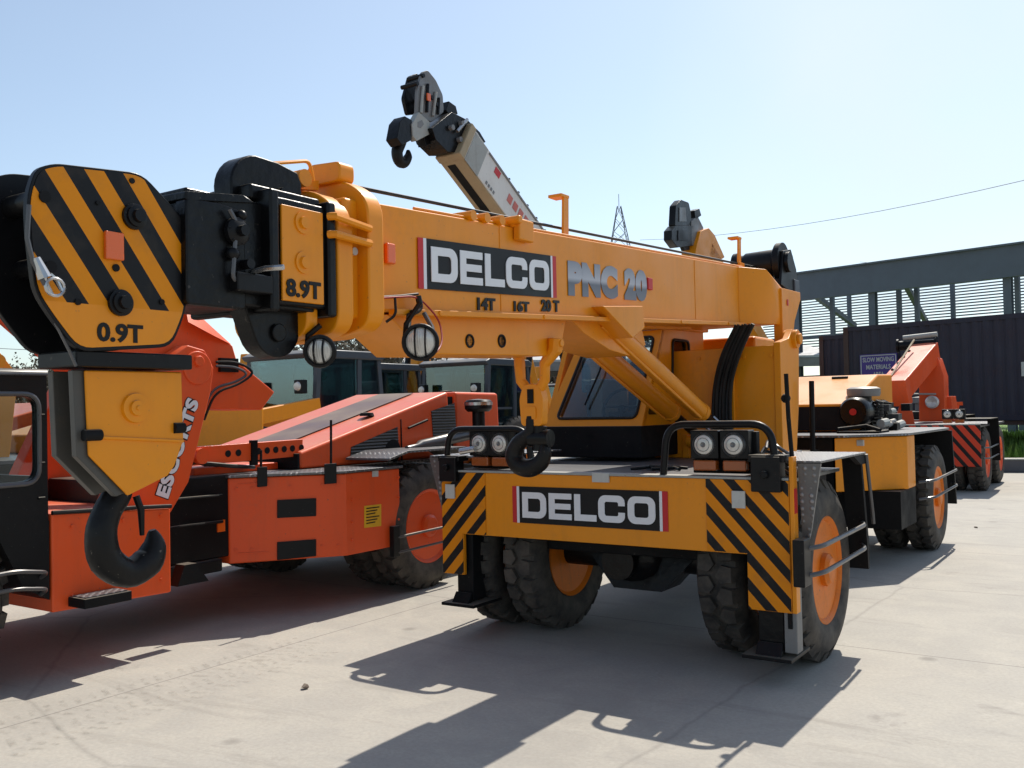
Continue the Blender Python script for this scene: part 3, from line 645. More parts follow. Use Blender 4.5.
# --- collars at the boom mouth
def collar(y0, y1, hw, zb, zt, name='boom_collar', mat=Yb, inner=.20):
    out = rpoly([(-hw, zb+.02), (-hw*.5, zb-.02), (hw*.5, zb-.02), (hw, zb+.02), (hw, zt-.10), (hw*.55, zt), (-hw*.55, zt), (-hw, zt-.10)], .12, 5)
    return MB().prism(out, 'y', y0, y1).build(name, mat, C1, bevel=.010)
collar(-2.445, -2.35, .33, 1.925, 2.57)
collar(-2.60, -2.51, .31, 1.905, 2.50)
MB().prism(rpoly([(.0, 1.905), (.13, 1.875), (.26, 1.905), (.26, 2.25), (.0, 2.25)], .09, 5), 'y', -2.72, -2.66).build('boom_collar', Yb, C1, bevel=.010)
for y0, y1, hw, z0, z1 in ((-2.52, -2.43, .27, 1.98, 2.47), (-2.67, -2.59, .22, 1.97, 2.30)):
    MB().box((-hw, y0, z0), (hw, y1, z1)).build('boom_section', Yb, C1, bevel=.02)
b = MB(); b.prism(rpoly([(.0, 2.55), (.20, 2.55), (.20, 2.635), (.03, 2.645), (.0, 2.62)], .03), 'y', -2.47, -2.38); b.build('collar_cap', Yb, C1, bevel=.01)
b = MB(); b.tube([(.335, -2.44, 2.34), (.335, -2.64, 2.36), (.31, -2.65, 2.36)], .016, 8); b.tube([(.335, -2.44, 2.28), (.335, -2.64, 2.29), (.31, -2.65, 2.29)], .016, 8); b.build('locking_handle', Yb, C1)
b = MB(); b.cyl((.27, -2.475, 2.25), (.285, -2.475, 2.25), .016); b.build('bolt', 'label', C1)
b = MB(); b.hull([(.05, -2.85, 2.47), (.11, -2.85, 2.47), (.05, -2.5, 2.52), (.11, -2.5, 2.52), (.05, -2.85, 2.50), (.11, -2.85, 2.50), (.05, -2.5, 2.56), (.11, -2.5, 2.56)]); b.cyl((.02, -2.62, 2.54), (.16, -2.62, 2.54), .035)
b.tube(fillet([(.14, -2.8, 2.53), (.14, -2.79, 2.565), (.14, -2.58, 2.62), (.14, -2.56, 2.54)], .03, 4), .008, 6); b.build('rope_guide', Yb, C1)
# --- black head with orange 8.9T panel
b = MB(); b.box((-.20, -3.19, 1.985), (.185, -2.60, 2.37)); b.box((-.22, -2.83, 2.0), (.215, -2.53, 2.40)); b.box((-.23, -2.575, 1.97), (.235, -2.53, 2.42)); b.box((-.23, -2.865, 1.97), (.235, -2.82, 2.42))
b.box((-.19, -2.90, 2.38), (.17, -2.55, 2.44)); hd = b.build('boom_head', 'grease', C1, bevel=.012)
MB().box((.216, -2.805, 2.015), (.228, -2.595, 2.37)).build('capacity_panel', Yb, hd, bevel=.004)
for z in (2.315, 2.165):
    b = MB(); b.lathe([(0, .042), (.006, .042), (.006, .024), (.016, .022), (.016, .001)], (.228, -2.70, z), 'x', 24); b.build('panel_boss', Yb, hd)
fit(text_mesh('8.9T', 1, .035), (.2305, -2.79, 2.03), (0, 1, 0), up_, .175, .068, 'decalblack', hd)
# black nose plates and fittings
b = MB(); b.prism(rpoly([(-3.20, 1.97), (-3.20, 2.33), (-3.05, 2.335), (-2.95, 2.32), (-2.95, 1.97)], .02), 'x', .14, .20); b.hull([(.2, -3.20, 2.32), (.2, -2.9, 2.36), (-.2, -3.20, 2.32), (-.2, -2.9, 2.40), (.2, -3.2, 2.35), (-.2, -3.2, 2.36), (.2, -2.95, 2.38)])
b.build('nose_plate', 'grease', hd, bevel=.008)
b = MB(); b.lathe([(0, .001), (0, .035), (-.01, .05), (-.03, .05)], (.235, -3.0, 2.24), 'x', 12); b.cyl((.20, -3.0, 2.24), (.26, -3.0, 2.24), .02, seg=8); b.sphere((.215, -3.02, 2.16), .025); b.sphere((.215, -2.98, 2.30), .02); b.cyl((.2, -2.96, 2.13), (.24, -2.96, 2.13), .018)
for k in range(6): b.sphere((.225, -3.0+.04*math.cos(k), 2.24+.04*math.sin(k)), .008, sub=1)
b.build('head_fitting', 'black', hd)
b = MB(); b.tube(fillet([(.225, -3.04, 2.31), (.225, -3.01, 2.27), (.225, -3.03, 2.07), (.225, -2.97, 2.05)], .02, 3), .008, 6); b.box((.2, -3.0, 2.085), (.215, -2.82, 2.10)); b.build('head_edge_rail', 'tube', hd)
MB().tube([(.20, -2.93, 2.105), (.30, -2.95, 2.108), (.36, -2.92, 2.11)], .010, 8).build('locking_pin', 'chrome', hd)
MB().box((.19, -3.02, 2.03), (.24, -2.86, 2.095)).build('pin_housing', 'black', hd, bevel=.006)
# upper and lower head sheaves
b = MB(); b.prism(arc(-2.80, 2.44, .13, 95, 190, 8)+[(-2.93, 2.32), (-2.58, 2.32), (-2.58, 2.50), (-2.60, 2.545), (-2.70, 2.565)], 'x', -.0, .10); b.build('upper_sheave', 'grease', hd, bevel=.008)
b = MB(); b.lathe([(0, .001), (0, .03), (.012, .03), (.012, .001)], (.101, -2.76, 2.43), 'x', 16); b.cyl((.10, -2.7, 2.45), (.13, -2.7, 2.45), .015); b.build('sheave_pin', 'black', hd)
b = MB(); b.prism([(-2.90, 2.0)]+arc(-2.745, 1.925, .115, 200, 350, 10)+[(-2.60, 2.0)], 'x', .04, .13); b.prism([(-2.76, 2.0)]+arc(-2.64, 1.925, .10, 200, 350, 10)+[(-2.52, 2.0)], 'x', -.06, .03)
b.cyl((.13, -2.745, 1.905), (.145, -2.745, 1.905), .035); b.build('lower_sheave', 'grease', hd, bevel=.006)
for _o in [hd]+list(hd.children): _o.data.transform(Matrix.Translation((.08, -.08, 0)))
# --- striped jib head plates with sheaves
op = [yz(35, 292, .25), yz(28, 232, .25), yz(27, 195, .25), yz(36, 168, .25), yz(55, 163, .25), yz(142, 173, .25), yz(163, 196, .25), yz(191, 226, .25), yz(190, 245, .25), yz(186, 312, .25), yz(172, 347, .25), yz(78, 352, .25), yz(52, 318, .25)]
op = rpoly(op, .045, 4)
hz_mat = stripes('hazard_plate', (.70, .235, .003), .72, .142, .153, ax='Y', duty=.5)
MB().prism(op, 'x', .225, .25).build('jib_plate', 'black', C1, bevel=.003)
# painted face, a little inside the black edge
cx_ = sum(p[0] for p in op)/len(op); cz_ = sum(p[1] for p in op)/len(op)
ip = [(cx_+(y-cx_)*.965, cz_+(z-cz_)*.965) for y, z in op]
zc = 1.945
def clip(poly, z, keep_above):
    out = []
    for i, a in enumerate(poly):
        b_ = poly[(i+1) % len(poly)]; ia = (a[1] > z) == keep_above; ib = (b_[1] > z) == keep_above
        if ia: out.append(a)
        if ia != ib: t = (z-a[1])/(b_[1]-a[1]); out.append((a[0]+(b_[0]-a[0])*t, z))
    return out
jf = MB().prism(clip(ip, zc, True), 'x', .2505, .2525).build('striped_face', hz_mat, C1, smooth=0)
MB().prism(clip(ip, zc, False), 'x', .2505, .2525).build('plate_foot', Yb, jf, smooth=0)
q0 = X(97, 341.5, .2530); q1 = X(143, 340.5, .2530); fit(text_mesh('0.9T', 1, .035), q0, (0, 1, 0), up_, q1[1]-q0[1], .060, 'decalblack', jf)
for px, py in ((133, 217), (119, 303)):
    q = X(px, py, .25); b = MB(); b.lathe([(0, .042), (.012, .042), (.014, .034), (.024, .034), (.026, .022), (.04, .020), (.04, .001)], (.2525, q[1], q[2]), 'x', 24); b.build('pin_cap', 'black', jf)
for px, py, r_ in ((44, 197, .018), (50, 267, .018), (97, 203, .007), (115, 268, .012), (77, 302, .01), (161, 302, .009), (131, 181, .009)):
    q = X(px, py, .25); MB().cyl((.2515, q[1], q[2]), (.258, q[1], q[2]), r_, seg=14).build('plate_hole', 'mattblack', jf)
q = X(112.5, 247, .25); MB().box((.2525, q[1]-.033, q[2]-.042), (.268, q[1]+.030, q[2]+.046)).build('side_reflector', 'amber', jf, bevel=.004)
MB().prism([(y-.02, z+.0) for y, z in op], 'x', .012, .035).build('jib_plate', 'black', C1, bevel=.003)
for x0 in (.13,):
    for (yy, zz, r_) in ((-3.47, 2.22, .135), (-3.52, 1.97, .10)):
        b = MB(); b.lathe([(-.03, .03), (-.03, r_), (-.02, r_), (-.008, r_-.03), (.008, r_-.03), (.02, r_), (.03, r_), (.03, .03)], (x0, yy, zz), 'x', 28, closed=True); b.build('jib_sheave', 'grease', C1)
b = MB(); b.cyl((.0, -3.47, 2.22), (.225, -3.47, 2.22), .03); b.cyl((.0, -3.52, 1.97), (.225, -3.52, 1.97), .03); b.cyl((-.02, -3.73, 2.25), (.225, -3.73, 2.25), .035); b.cyl((-.02, -3.70, 2.06), (.225, -3.70, 2.06), .03); b.build('jib_pin', 'grease', C1)
# rope down the front edge with its clamp and shackle
q = [X(29, 205, .27), X(27, 238, .27), X(33, 262, .27), X(45, 285, .28)]
b = MB(); b.tube(q, .007, 8); q2 = [X(35, 283, .24), X(52, 316, .24), X(70, 352, .24), X(76, 366, .235)]; b.tube([X(29, 245, .24)]+q2, .005, 6); b.build('wire_rope', 'tube', C1)
sk = MB(); sk.tube([X(36, 258, .272), X(45, 278, .28)], [.012, .020], 10); s0 = X(55, 287, .285)
sk.tube([(s0[0], s0[1]+.028*math.cos(t*.45), s0[2]+.026*math.sin(t*.45)) for t in range(15)], .005, 6); sk.tube([X(44, 272, .28), X(47, 285, .28), X(52, 295, .283)], .006, 6); sk.tube([X(50, 274, .28), X(57, 280, .28), X(62, 291, .283)], .006, 6)
sk.build('rope_shackle', 'chrome', C1)
MB().tube([X(190, 205, .15), X(170, 202, .05), X(150, 192, .05)], .007, 6).build('wire_rope', 'cable', C1)
# --- hook block
hb_y0, hb_y1 = -3.59, -3.235
MB().box((.02, -3.645, 1.755), (.235, -3.225, 1.805)).build('cross_bar', 'black', C1, bevel=.006)
fp = [yz(85, 370, .2), yz(182, 372, .2), yz(184, 440, .2), yz(175, 466, .2), yz(168, 476, .2), yz(128, 496, .2), yz(89, 456, .2)]
blk = MB().prism(fp, 'x', .188, .2).build('hook_block', Yb, C1, bevel=.006)
q = X(135, 408, .2); b = MB(); b.lathe([(0, .050), (.010, .047), (.010, .026), (.018, .024), (.018, .008), (.022, .006), (.022, .001)], (.2, q[1], q[2]), 'x', 28); b.build('block_boss', Yb, blk)
l1, l2 = yz(86, 437, .2), yz(184, 441, .2)
MB().tube([(.202, l1[0]+.005, l1[1]), (.202, l2[0]-.005, l2[1])], .006, 6).build('block_seam', Yb, blk)
for px, py in ((97, 435), (176, 428)):
    q = X(px, py, .2); b = MB(); b.tube([(.2, q[1]-.045 if px < 120 else q[1]-.01, q[2]), (.2, q[1]+.012 if px < 120 else q[1]+.03, q[2])], .018, 12); b.build('block_slot', 'mattblack', blk)
cyy = sum(q[0] for q in fp)/len(fp)
for x0, x1 in ((.158, .186), (.045, .075)):
    MB().prism([(y-.012-(.02 if y < cyy else 0), z) for y, z in fp], 'x', x0, x1).build('block_side_plate', 'blocksteel', C1, bevel=.003)
b = MB(); b.box((-.02, -3.52, 1.44), (.157, -3.28, 1.75)); b.build('block_core', 'grease', C1, bevel=.02)
b = MB()
cen = [(119, 478), (117, 494), (107, 512), (101, 534), (106, 560), (127, 573), (147, 562), (154, 545), (152, 530)]; rad = [.047, .047, .046, .050, .055, .050, .054, .040, .012]
pts = [V(X(*c, .06)) for c in cen]
# smooth the hook line
def smooth_path(P, Rr, n=4):
    out, ro = [], []
    for i in range(len(P)-1):
        p0, p1, p2, p3 = P[max(i-1, 0)], P[i], P[i+1], P[min(i+2, len(P)-1)]
        for k in range(n):
            t = k/n; out.append(.5*((2*p1)+(p2-p0)*t+(2*p0-5*p1+4*p2-p3)*t*t+(3*p1-p0-3*p2+p3)*t**3)); ro.append(Rr[i]*(1-t)+Rr[i+1]*t)
    out.append(P[-1]); ro.append(Rr[-1]); return out, ro
P_, R_ = smooth_path(pts, rad); b.tube(P_, R_, 14); b.build('hook', 'hook', C1)
MB().tube([X(136, 496, .09), X(141, 510, .10), X(142, 535, .09)], [.012, .012, .008], 8).build('safety_latch', 'grease', C1)
# --- auxiliary link and hook under the keel
b = MB()
b.tube([(.195, -.78, 1.99), (.19, -.78, 1.93), (.115, -.77, 1.85), (.105, -.76, 1.76), (.05, -.75, 1.69)], [.045, .045, .032, .030, .03], 10)
b.tube([(-.055, -.78, 1.95), (-.055, -.77, 1.85), (-.055, -.76, 1.76), (.0, -.75, 1.69)], [.030, .032, .030, .03], 10)
b.cyl((-.24, -.78, 1.96), (.24, -.78, 1.96), .022); b.prism(rpoly([(-.045, 1.50), (.095, 1.50), (.105, 1.66), (.075, 1.74), (-.025, 1.74), (-.055, 1.66)], .03), 'y', -.785, -.72)
lk = b.build('hook_link', Yb, C1, bevel=.006)
MB().box((.005, -.791, 1.63), (.045, -.786, 1.71)).build('link_slot', 'mattblack', lk)
MB().prism(rpoly([(-.02, 1.54), (.06, 1.54), (.06, 1.61), (-.02, 1.61)], .015), 'y', -.792, -.786).build('link_plate', Yb, lk)
cen = [(532, 416), (531, 432), (519, 443), (514, 456), (520, 466), (531, 468), (541, 462), (545, 450), (541, 438)]; rad = [.036, .040, .048, .052, .054, .052, .048, .036, .012]
P_, R_ = smooth_path([V(Y(*c, -.76)) for c in cen], rad); MB().tube(P_, R_, 12).build('auxiliary_hook', 'hook', C1)
b = MB(); b.cyl((-.0, -.75, 1.43), (.13, -.75, 1.43), .05); b.cyl((.06, -.75, 1.50), (.05, -.75, 1.36), .04); b.build('hook_swivel', 'grease', C1)
# --- caged work lamps on the boom
def worklamp(c, yaw, r_, drop):
    c = V(c); b = MB(); d = V((math.sin(yaw), -math.cos(yaw), -.12)).normalized(); u = V((0, 0, 1)); u = (u-d*u.dot(d)).normalized(); w = d.cross(u)
    def ringp(off, rad): return [c+d*off+(u*math.cos(2*math.pi*k/24)+w*math.sin(2*math.pi*k/24))*rad for k in range(24)]
    b.loops([ringp(-.09, r_*.35), ringp(-.07, r_*.75), ringp(-.02, r_*1.0), ringp(.02, r_*1.05), ringp(.02, r_*.92)]); lm = b.build('work_lamp', 'black', C1)
    MB().loops([ringp(.018, r_*.93), ringp(.03, r_*.75), ringp(.036, r_*.3)]).build('lens', 'lens', lm)
    b = MB()
    for t in (-.32, .30): b.tube([c+d*(.02+.045*(1-(k/5)**2))+u*(k/5)*r_*math.sqrt(1-t*t)+w*t*r_ for k in range(-5, 6)], .0045, 6)
    b.tube(ringp(.025, r_*1.03)+ringp(.025, r_*1.03)[:1], .009, 6); b.build('cage', 'black', lm)
    b = MB(); b.tube([c+w*r_*1.0, c+w*r_*.9+V((0, 0, r_*1.1)), c+V((0, 0, drop))], .011, 6); b.build('lamp_bracket', 'black', lm)
worklamp(X(421, 342, .36), .6, .070, .17); worklamp(X(321, 351, .28), .6, .055, .10)
b = MB(); b.tube(fillet([X(381, 298, .26), X(418, 296, .27), X(440, 320, .30), X(443, 345, .36), X(430, 358, .38)], .06, 6), .0045, 6); b.build('lamp_wire', 'redcable', C1)
b = MB(); b.tube(fillet([X(386, 322, .26), X(396, 315, .29), X(395, 298, .27)], .05, 5), .006, 6); b.tube([X(383, 297, .25), X(400, 296, .255), X(418, 294, .255)], .006, 6); b.tube(fillet([X(418, 296, .27), X(421, 309, .28), X(412, 313, .28)], .03, 4), .014, 8); b.build('lamp_cable', 'cable', C1)
MB().tube([X(424, 313, .28), X(432, 327, .32), X(434, 345, .37)], .011, 8).build('lamp_stay', 'tube', C1)
MB().tube([X(409, 315, .27), X(408, 332, .33)], .012, 8).build('lamp_stay', 'mattblack', C1)
# --- rear half: engine hood, tank, wheels
RX, RY = 1.05, 5.708
for s in (1, -1):
    xc = RX-1.25
    wheel(C1, xc+s*1.25, RY, out=s); wheel(C1, xc+s*.92, RY, out=s)
b = MB(); b.box((-1.2, 3.3, .55), (.30, 6.9, 1.15)); b.box((-.7, 2.9, .6), (.2, 3.5, 1.05)); b.build('rear_chassis', 'mattblack', C1, bevel=.01)
tq = [Zp(833, 437, 1.26), Zp(907, 432.5, 1.26)]
def tank():
    x0, x1 = .28, .97; y0 = 3.80; y1 = 4.55
    a, c = Y(834, 437, 3.9), X(907, 432.5, .985)
    b = MB(); p = [(a[0], 3.9), (c[0], c[1]), (c[0], c[1]+.35), (a[0], c[1]+.35)]
    b.prism(p, 'z', .745, 1.262); return b, a, c
b, ta, tc = tank(); tk = b.build('fuel_tank', Yb, C1, bevel=.012)
b = MB(); q = V((ta[0], 3.9, 1.26)).lerp(V((tc[0], tc[1], 1.26)), .36); b.box((q.x-.03, q.y-.035, 1.18), (q.x+.03, q.y+.01, 1.235)); b.build('tank_label', 'label', tk)
MB().prism([(ta[0]-.75, 3.75), (ta[0]+.1, 3.86), (tc[0]+.03, tc[1]-.03), (1.08, RY+.55), (.98, RY+.9), (-1.2, RY+.9), (-1.2, 3.75)], 'z', 1.268, 1.29).build('rear_deck_plate', 'tread', C1, bevel=.003)
MB().prism([(ta[0]-.55, 3.92), (ta[0]-.02, 3.92), (ta[0]-.02, 4.6), (ta[0]-.55, 4.6)], 'z', .7, 1.262).build('side_locker', 'mattblack', C1)
MB().box((-.1, 4.2, .38), (tc[0]-.02, 4.9, .74)).build('battery_tray', 'mattblack', C1)
b = MB(); b.prism([(6.32, 1.26), (6.28, 1.26), (6.45, .42), (6.5, .42)], 'x', .66, 1.1); b.build('rear_flap', 'mattblack', C1)
for z in (.80, .63): MB().tube(fillet([(1.0, 4.86, z-.02), (1.14, 4.95, z), (1.14, 6.3, z+.02), (1.05, 6.42, z+.03)], .08, 5), .014, 8).build('wheel_rail', 'tube', C1)
# hood
hx0, hx1 = -.95, .385
b = MB(); b.prism([(4.74, 1.30), (4.74, 1.585), (6.05, 1.915), (6.75, 1.93), (6.75, 1.30)], 'x', hx0, hx1); hd2 = b.build('engine_hood', Yb, C1, bevel=.025)
MB().prism(rpoly([(hx0+.04, 1.31), (hx1-.03, 1.31), (hx1-.03, 1.56), (hx0+.04, 1.56)], .03), 'y', 4.722, 4.738).build('hood_grille', 'mattblack', hd2)
b = MB(); b.tube([(-.1, 5.9, 1.885), (.08, 5.9, 1.885)], .018, 8); b.build('hood_handle', 'mattblack', hd2)
b = MB(); b.lathe([(0, .16), (.03, .17), (.08, .17), (.10, .13), (.105, .001)], (.44, 5.1, 1.66), 'z', 28); b.build('air_cleaner_cap', 'greysteel', C1)
b = MB(); b.lathe([(-.2, .001), (-.2, .13), (-.17, .15), (.12, .15), (.15, .12), (.15, .05), (.16, .05), (.16, .001)], (.44, 4.85, 1.50), 'y', 28); b.cyl((.44, 5.1, 1.4), (.44, 5.1, 1.66), .08); b.build('air_cleaner', 'grease', C1)
MB().cyl((.44, 4.63, 1.5), (.44, 4.645, 1.5), .035).build('cleaner_knob', 'redlens', C1)
b = MB()
for k in range(14): b.tube([(.42+.02*random.random(), 5.15+.08*k, 1.30), (.45+.05*random.random(), 5.2+.08*k, 1.5+.1*random.random()), (.40, 5.25+.07*k, 1.6)], random.uniform(.012, .035), 7)
b.box((.385, 5.2, 1.29), (.50, 6.3, 1.45)); b.build('engine', 'grease', C1)
re_ = random.Random(11)
for k in range(16):
    x_, y_, z_ = .52+.16*re_.random(), 4.95+1.1*re_.random(), 1.32+.26*re_.random(); w_ = .02+.04*re_.random()
    q_ = MB().cyl((x_, y_-w_*1.6, z_), (x_+.02, y_+w_*1.6, z_+.02*re_.random()), w_*.8, seg=10) if k % 2 else MB().box((x_-w_, y_-w_*1.5, z_-w_), (x_+w_, y_+w_*1.5, z_+w_*.7))
    q_.build(('engine_pump', 'engine_bracket')[k % 2], ('black', 'greysteel', 'tube', 'steelpale')[k % 4], C1, bevel=.004)
b = MB()
for k in range(7): b.lathe([(-.012, .03), (-.012, .055), (.012, .055), (.012, .03)], (.60, 5.02, 1.38+.035*k), 'z', 14, closed=True)
b.build('intake_bellows', 'cable', C1)
b = MB(); b.box((.35, 4.35, 1.29), (.75, 4.8, 1.31)); b.tube([(.35, 4.4, 1.33), (.6, 4.5, 1.36), (.75, 4.42, 1.32)], .02, 8); b.build('deck_fitting', 'mattblack', C1)
for z0 in (): pass
# mirror arm and rods by the mast
MB().tube([(.66, 2.45, 1.2), (.66, 2.47, 1.78)], .022, 8).build('exhaust_stack', 'mattblack', C1)
MB().sphere((1.2, .10, 1.63), .028).build('rod_knob', 'mattblack', C1)

# ================================================================== RED ARTICULATED CRANE ON THE LEFT
C2 = empty('articulated_crane', 'red crane with black cab and sloping red engine hood parked left of the orange one', 'crane')
def pl_hit(px, py, p0, nrm): return _hit(px, py, L2W(p0), MX*nrm[0]+MY*nrm[1])
def patch(par, corners, p0, nrm, t, name, mat, bevel=0, off=.001):
    """a raised plate whose outline lies in the upright plane through p0 with normal nrm"""
    n = V((nrm[0], nrm[1], 0)).normalized(); P = [V(pl_hit(*c, p0, nrm)) for c in corners]
    return MB().loops([[p+n*off for p in P], [p+n*(off+t) for p in P]]).build(name, mat, par, bevel=bevel)
# rear half
pb = [(-2.475, .97), (-2.475, .31), (-3.02, -.42), (-4.4, -.42), (-4.95, .31), (-4.95, .97)]
body = MB().prism(pb, 'z', .44, 1.105).build('tank_body', 'red', C2, bevel=.012)
fn = (.80, -.60); f0 = (-3.02, -.42, .5)
fn = V((.73, -.545, 0)).normalized()
for cs in (((277, 500), (316, 498), (316, 516), (277, 518)), ((277, 542), (316, 539), (316, 556), (277, 560))):
    patch(body, cs, f0, fn, .012, 'step_recess', 'black', bevel=.004)
patch(body, ((364, 506), (381, 504), (381, 526), (364, 528)), (-2.475, 0, 0), (1, 0), .002, 'warning_label', 'ylabel')
for k in range(6): patch(body, ((366, 508+3*k), (379-(k % 3)*2, 506.3+3*k), (379-(k % 3)*2, 507.4+3*k), (366, 509.1+3*k)), (-2.475, 0, 0), (1, 0), .001, 'label_line', 'decalblack', off=.0035)
for cs in (((238, 484), (262, 482.5), (262, 483.4), (238, 484.9)), ((238, 553), (268, 551.5), (268, 552.4), (238, 553.9))): patch(body, cs, f0, fn, .006, 'weld_seam', 'red')
for px_ in (236, 252, 290, 322, 338):
    for py_ in (489, 550):
        c_ = V(pl_hit(px_, py_-(px_-236)*.045, f0, fn)); MB().cyl(c_, c_+fn*.012, .011, seg=6).build('body_bolt', 'red', body)
for py_ in (480, 500, 522, 540):
    for px_ in (352, 398): 
        c_ = V(X(px_, py_-(px_-352)*.06, -2.475)); MB().cyl(c_, c_+V((.012, 0, 0)), .011, seg=6).build('body_bolt', 'red', body)
for yy_ in (-1.95, -1.6, -1.32):
    for zz_ in (.50, .93): MB().cyl((-2.62, yy_, zz_), (-2.606, yy_, zz_), .013, seg=6).build('frame_bolt', 'red', C2)
patch(body, ((372, 471), (378, 470.5), (378, 476.5), (372, 477)), (-2.475, 0, 0), (1, 0), .004, 'tank_label', 'label')
MB().prism([(-2.46, 1.0), (-2.46, .29), (-3.0, -.44), (-4.42, -.44), (-4.97, .29), (-4.97, 3.3), (-2.9, 3.3), (-2.9, 1.0)], 'z', 1.108, 1.128).build('deck_plate', 'tread', C2, bevel=.003)
for cs, post in ((((257, 467), (267, 466.5), (267, 486), (257, 487)), ((261, 450), (261, 470))), (((324, 464), (336, 463), (336, 483), (324, 484)), ((331, 420), (331, 470)))):
    bk = patch(C2, cs, f0, fn, .035, 'edge_bracket', 'black', bevel=.004)
    a, c = (V(pl_hit(*q, f0, fn)) for q in post); MB().tube([a, c], .010, 8).build('post', 'mattblack', bk)
MB().box((-4.8, .2, .45), (-2.7, 3.2, 1.0)).build('rear_chassis', 'mattblack', C2)
MB().box((-3.4, 1.2, .46), (-2.75, 1.6, .66)).build('rear_axle', 'grease', C2)
for x, o in ((-2.475, 1), (-2.83, 1), (-4.95, -1), (-4.6, -1)): wheel(C2, x, 1.388, out=o, rim='red')
b = MB(); b.prism([(.80, 1.20), (1.05, 1.255), (1.9, 1.255), (2.1, 1.15), (2.1, 1.13), (1.88, 1.235), (1.06, 1.235), (.8, 1.18)], 'x', -2.95, -2.44); b.build('mudguard', 'tread', C2, bevel=.003)
b = MB(); b.box((-2.47, .82, .36), (-2.42, .90, .62)); b.build('rail_bracket', 'black', C2, bevel=.004)
for z in (.53, .40): MB().tube([(-2.43, .88, z-.01), (-2.40, .98, z), (-2.40, 1.9, z+.02)], .011, 8).build('wheel_rail', 'tube', C2)
# hood
hx = -2.98
b = MB(); b.prism([(.29, 1.13), (.29, 1.275), (2.33, 1.795), (2.36, 1.13)], 'x', -4.25, hx); h1 = b.build('engine_hood', 'red', C2, bevel=.03)
b = MB(); b.prism([(2.45, 1.13), (2.45, 1.79), (3.22, 1.78), (3.25, 1.13)], 'x', -4.25, hx+.0); b.build('hood_tail', 'red', C2, bevel=.03)
MB().prism([(2.36, 1.14), (2.36, 1.74), (2.45, 1.74), (2.45, 1.14)], 'x', -4.2, hx-.04).build('hood_gap', 'mattblack', C2)
MB().loops([[(x, .34, 1.2925+.003), (x, 2.25, 1.7795+.003), (x, 2.25, 1.7795+.008), (x, .34, 1.2925+.008)] for x in (-3.85, -3.38)]).build('hood_stripe', 'stripebrown', h1)
MB().box((-4.1, .262, 1.135), (hx-.0, .286, 1.262)).build('hood_front', 'mattblack', h1, bevel=.003)
patch(h1, ((350, 459), (351, 447), (397, 427), (399, 456)), (hx, 0, 0), (1, 0), .006, 'side_grille', 'grille')
patch(h1, ((431, 411), (454, 403), (456, 433), (433, 437)), (hx, 0, 0), (1, 0), .006, 'side_grille', 'grille')
s0, s1 = V(X(401, 420, hx+.005)), V(X(402, 462, hx+.005)); MB().tube([(-4.2, s0.y, s0.z+.012), s0, s1], .008, 6).build('hood_seam', 'mattblack', h1)
q = X(367, 422, -3.2); MB().lathe([(0, .001), (0, .07), (.03, .06), (.035, .001)], (-3.2, q[1], 1.13+.16+(q[1]-.29)*.255+.0), 'z', 16).build('filler_cap', 'mattblack', h1)
q0, q1 = X(407, 410+18, hx), X(425, 420, hx); MB().tube([(hx+.02, q0[1], q0[2]), (hx+.03, q1[1], q1[2])], .012, 6).build('hood_latch', 'mattblack', h1)
b = MB(); b.lathe([(0, .065), (.30, .065), (.30, .11), (.33, .14), (.40, .14), (.42, .12), (.43, .001)], (-2.72, 2.49, 1.28), 'z', 24); b.build('precleaner', 'black', C2)
MB().cyl((-2.72, 2.49, 1.645), (-2.72, 2.49, 1.675), .145).build('cleaner_band', 'chrome', C2)
b = MB(); a = V(X(407, 449, -2.8)); c = V(X(470, 434, -2.8)); b.tube([a, a.lerp(c, .15), a.lerp(c, .2), c], [.03, .03, .055, .06], 14); b.build('exhaust_pipe', 'tube', C2)
MB().lathe([(0, .001), (0, .11), (.01, .11), (.01, .001)], (hx-.0, a.y, a.z-.02), 'x', 24).build('exhaust_opening', 'mattblack', C2)
# perforated bar beside the hood
xb = -3.03; q0, q1 = V(X(193, 447, xb)), V(X(303, 439, xb)); q2, q3 = V(X(193, 466, xb)), V(X(303, 456, xb))
br = MB(); br.loops([[q0, q2, q3, q1], [v+V((-.05, 0, 0)) for v in (q0, q2, q3, q1)]]); br = br.build('perforated_bar', 'red', C2, bevel=.006)
for px in (225, 235, 255, 264, 273, 282, 291, 301):
    f = (px-193)/110; p = q0.lerp(q1, f).lerp(q2.lerp(q3, f), .5); MB().cyl(p+V((.001, 0, 0)), p+V((.005, 0, 0)), .027, seg=16).build('bar_hole', 'mattblack', br)
p = q0.lerp(q2, .5); b = MB(); b.cyl(p+V((-.1, .05, 0)), p+V((.05, .05, 0)), .06); b.build('bar_pin', 'red', br)
MB().box((xb-.02, p.y+.55, p.z-.10), (xb+.015, p.y+.61, p.z+.10)).build('bar_clamp', 'black', br)
b = MB(); b.box((-3.6, -.6, 1.13), (-3.2, .25, 1.19)); b.build('bar_seat', 'red', C2, bevel=.01)
b = MB()
for k in range(6): b.tube(fillet([(-3.0-.06*k, -1.0, 1.16), (-3.05-.05*k, -.75, 1.25+.02*k), (-3.0-.07*k, -.4, 1.2), (-3.1-.04*k, -.1, 1.17)], .1, 4), .016, 7)
b.build('hydraulic_hose', 'cable', C2)
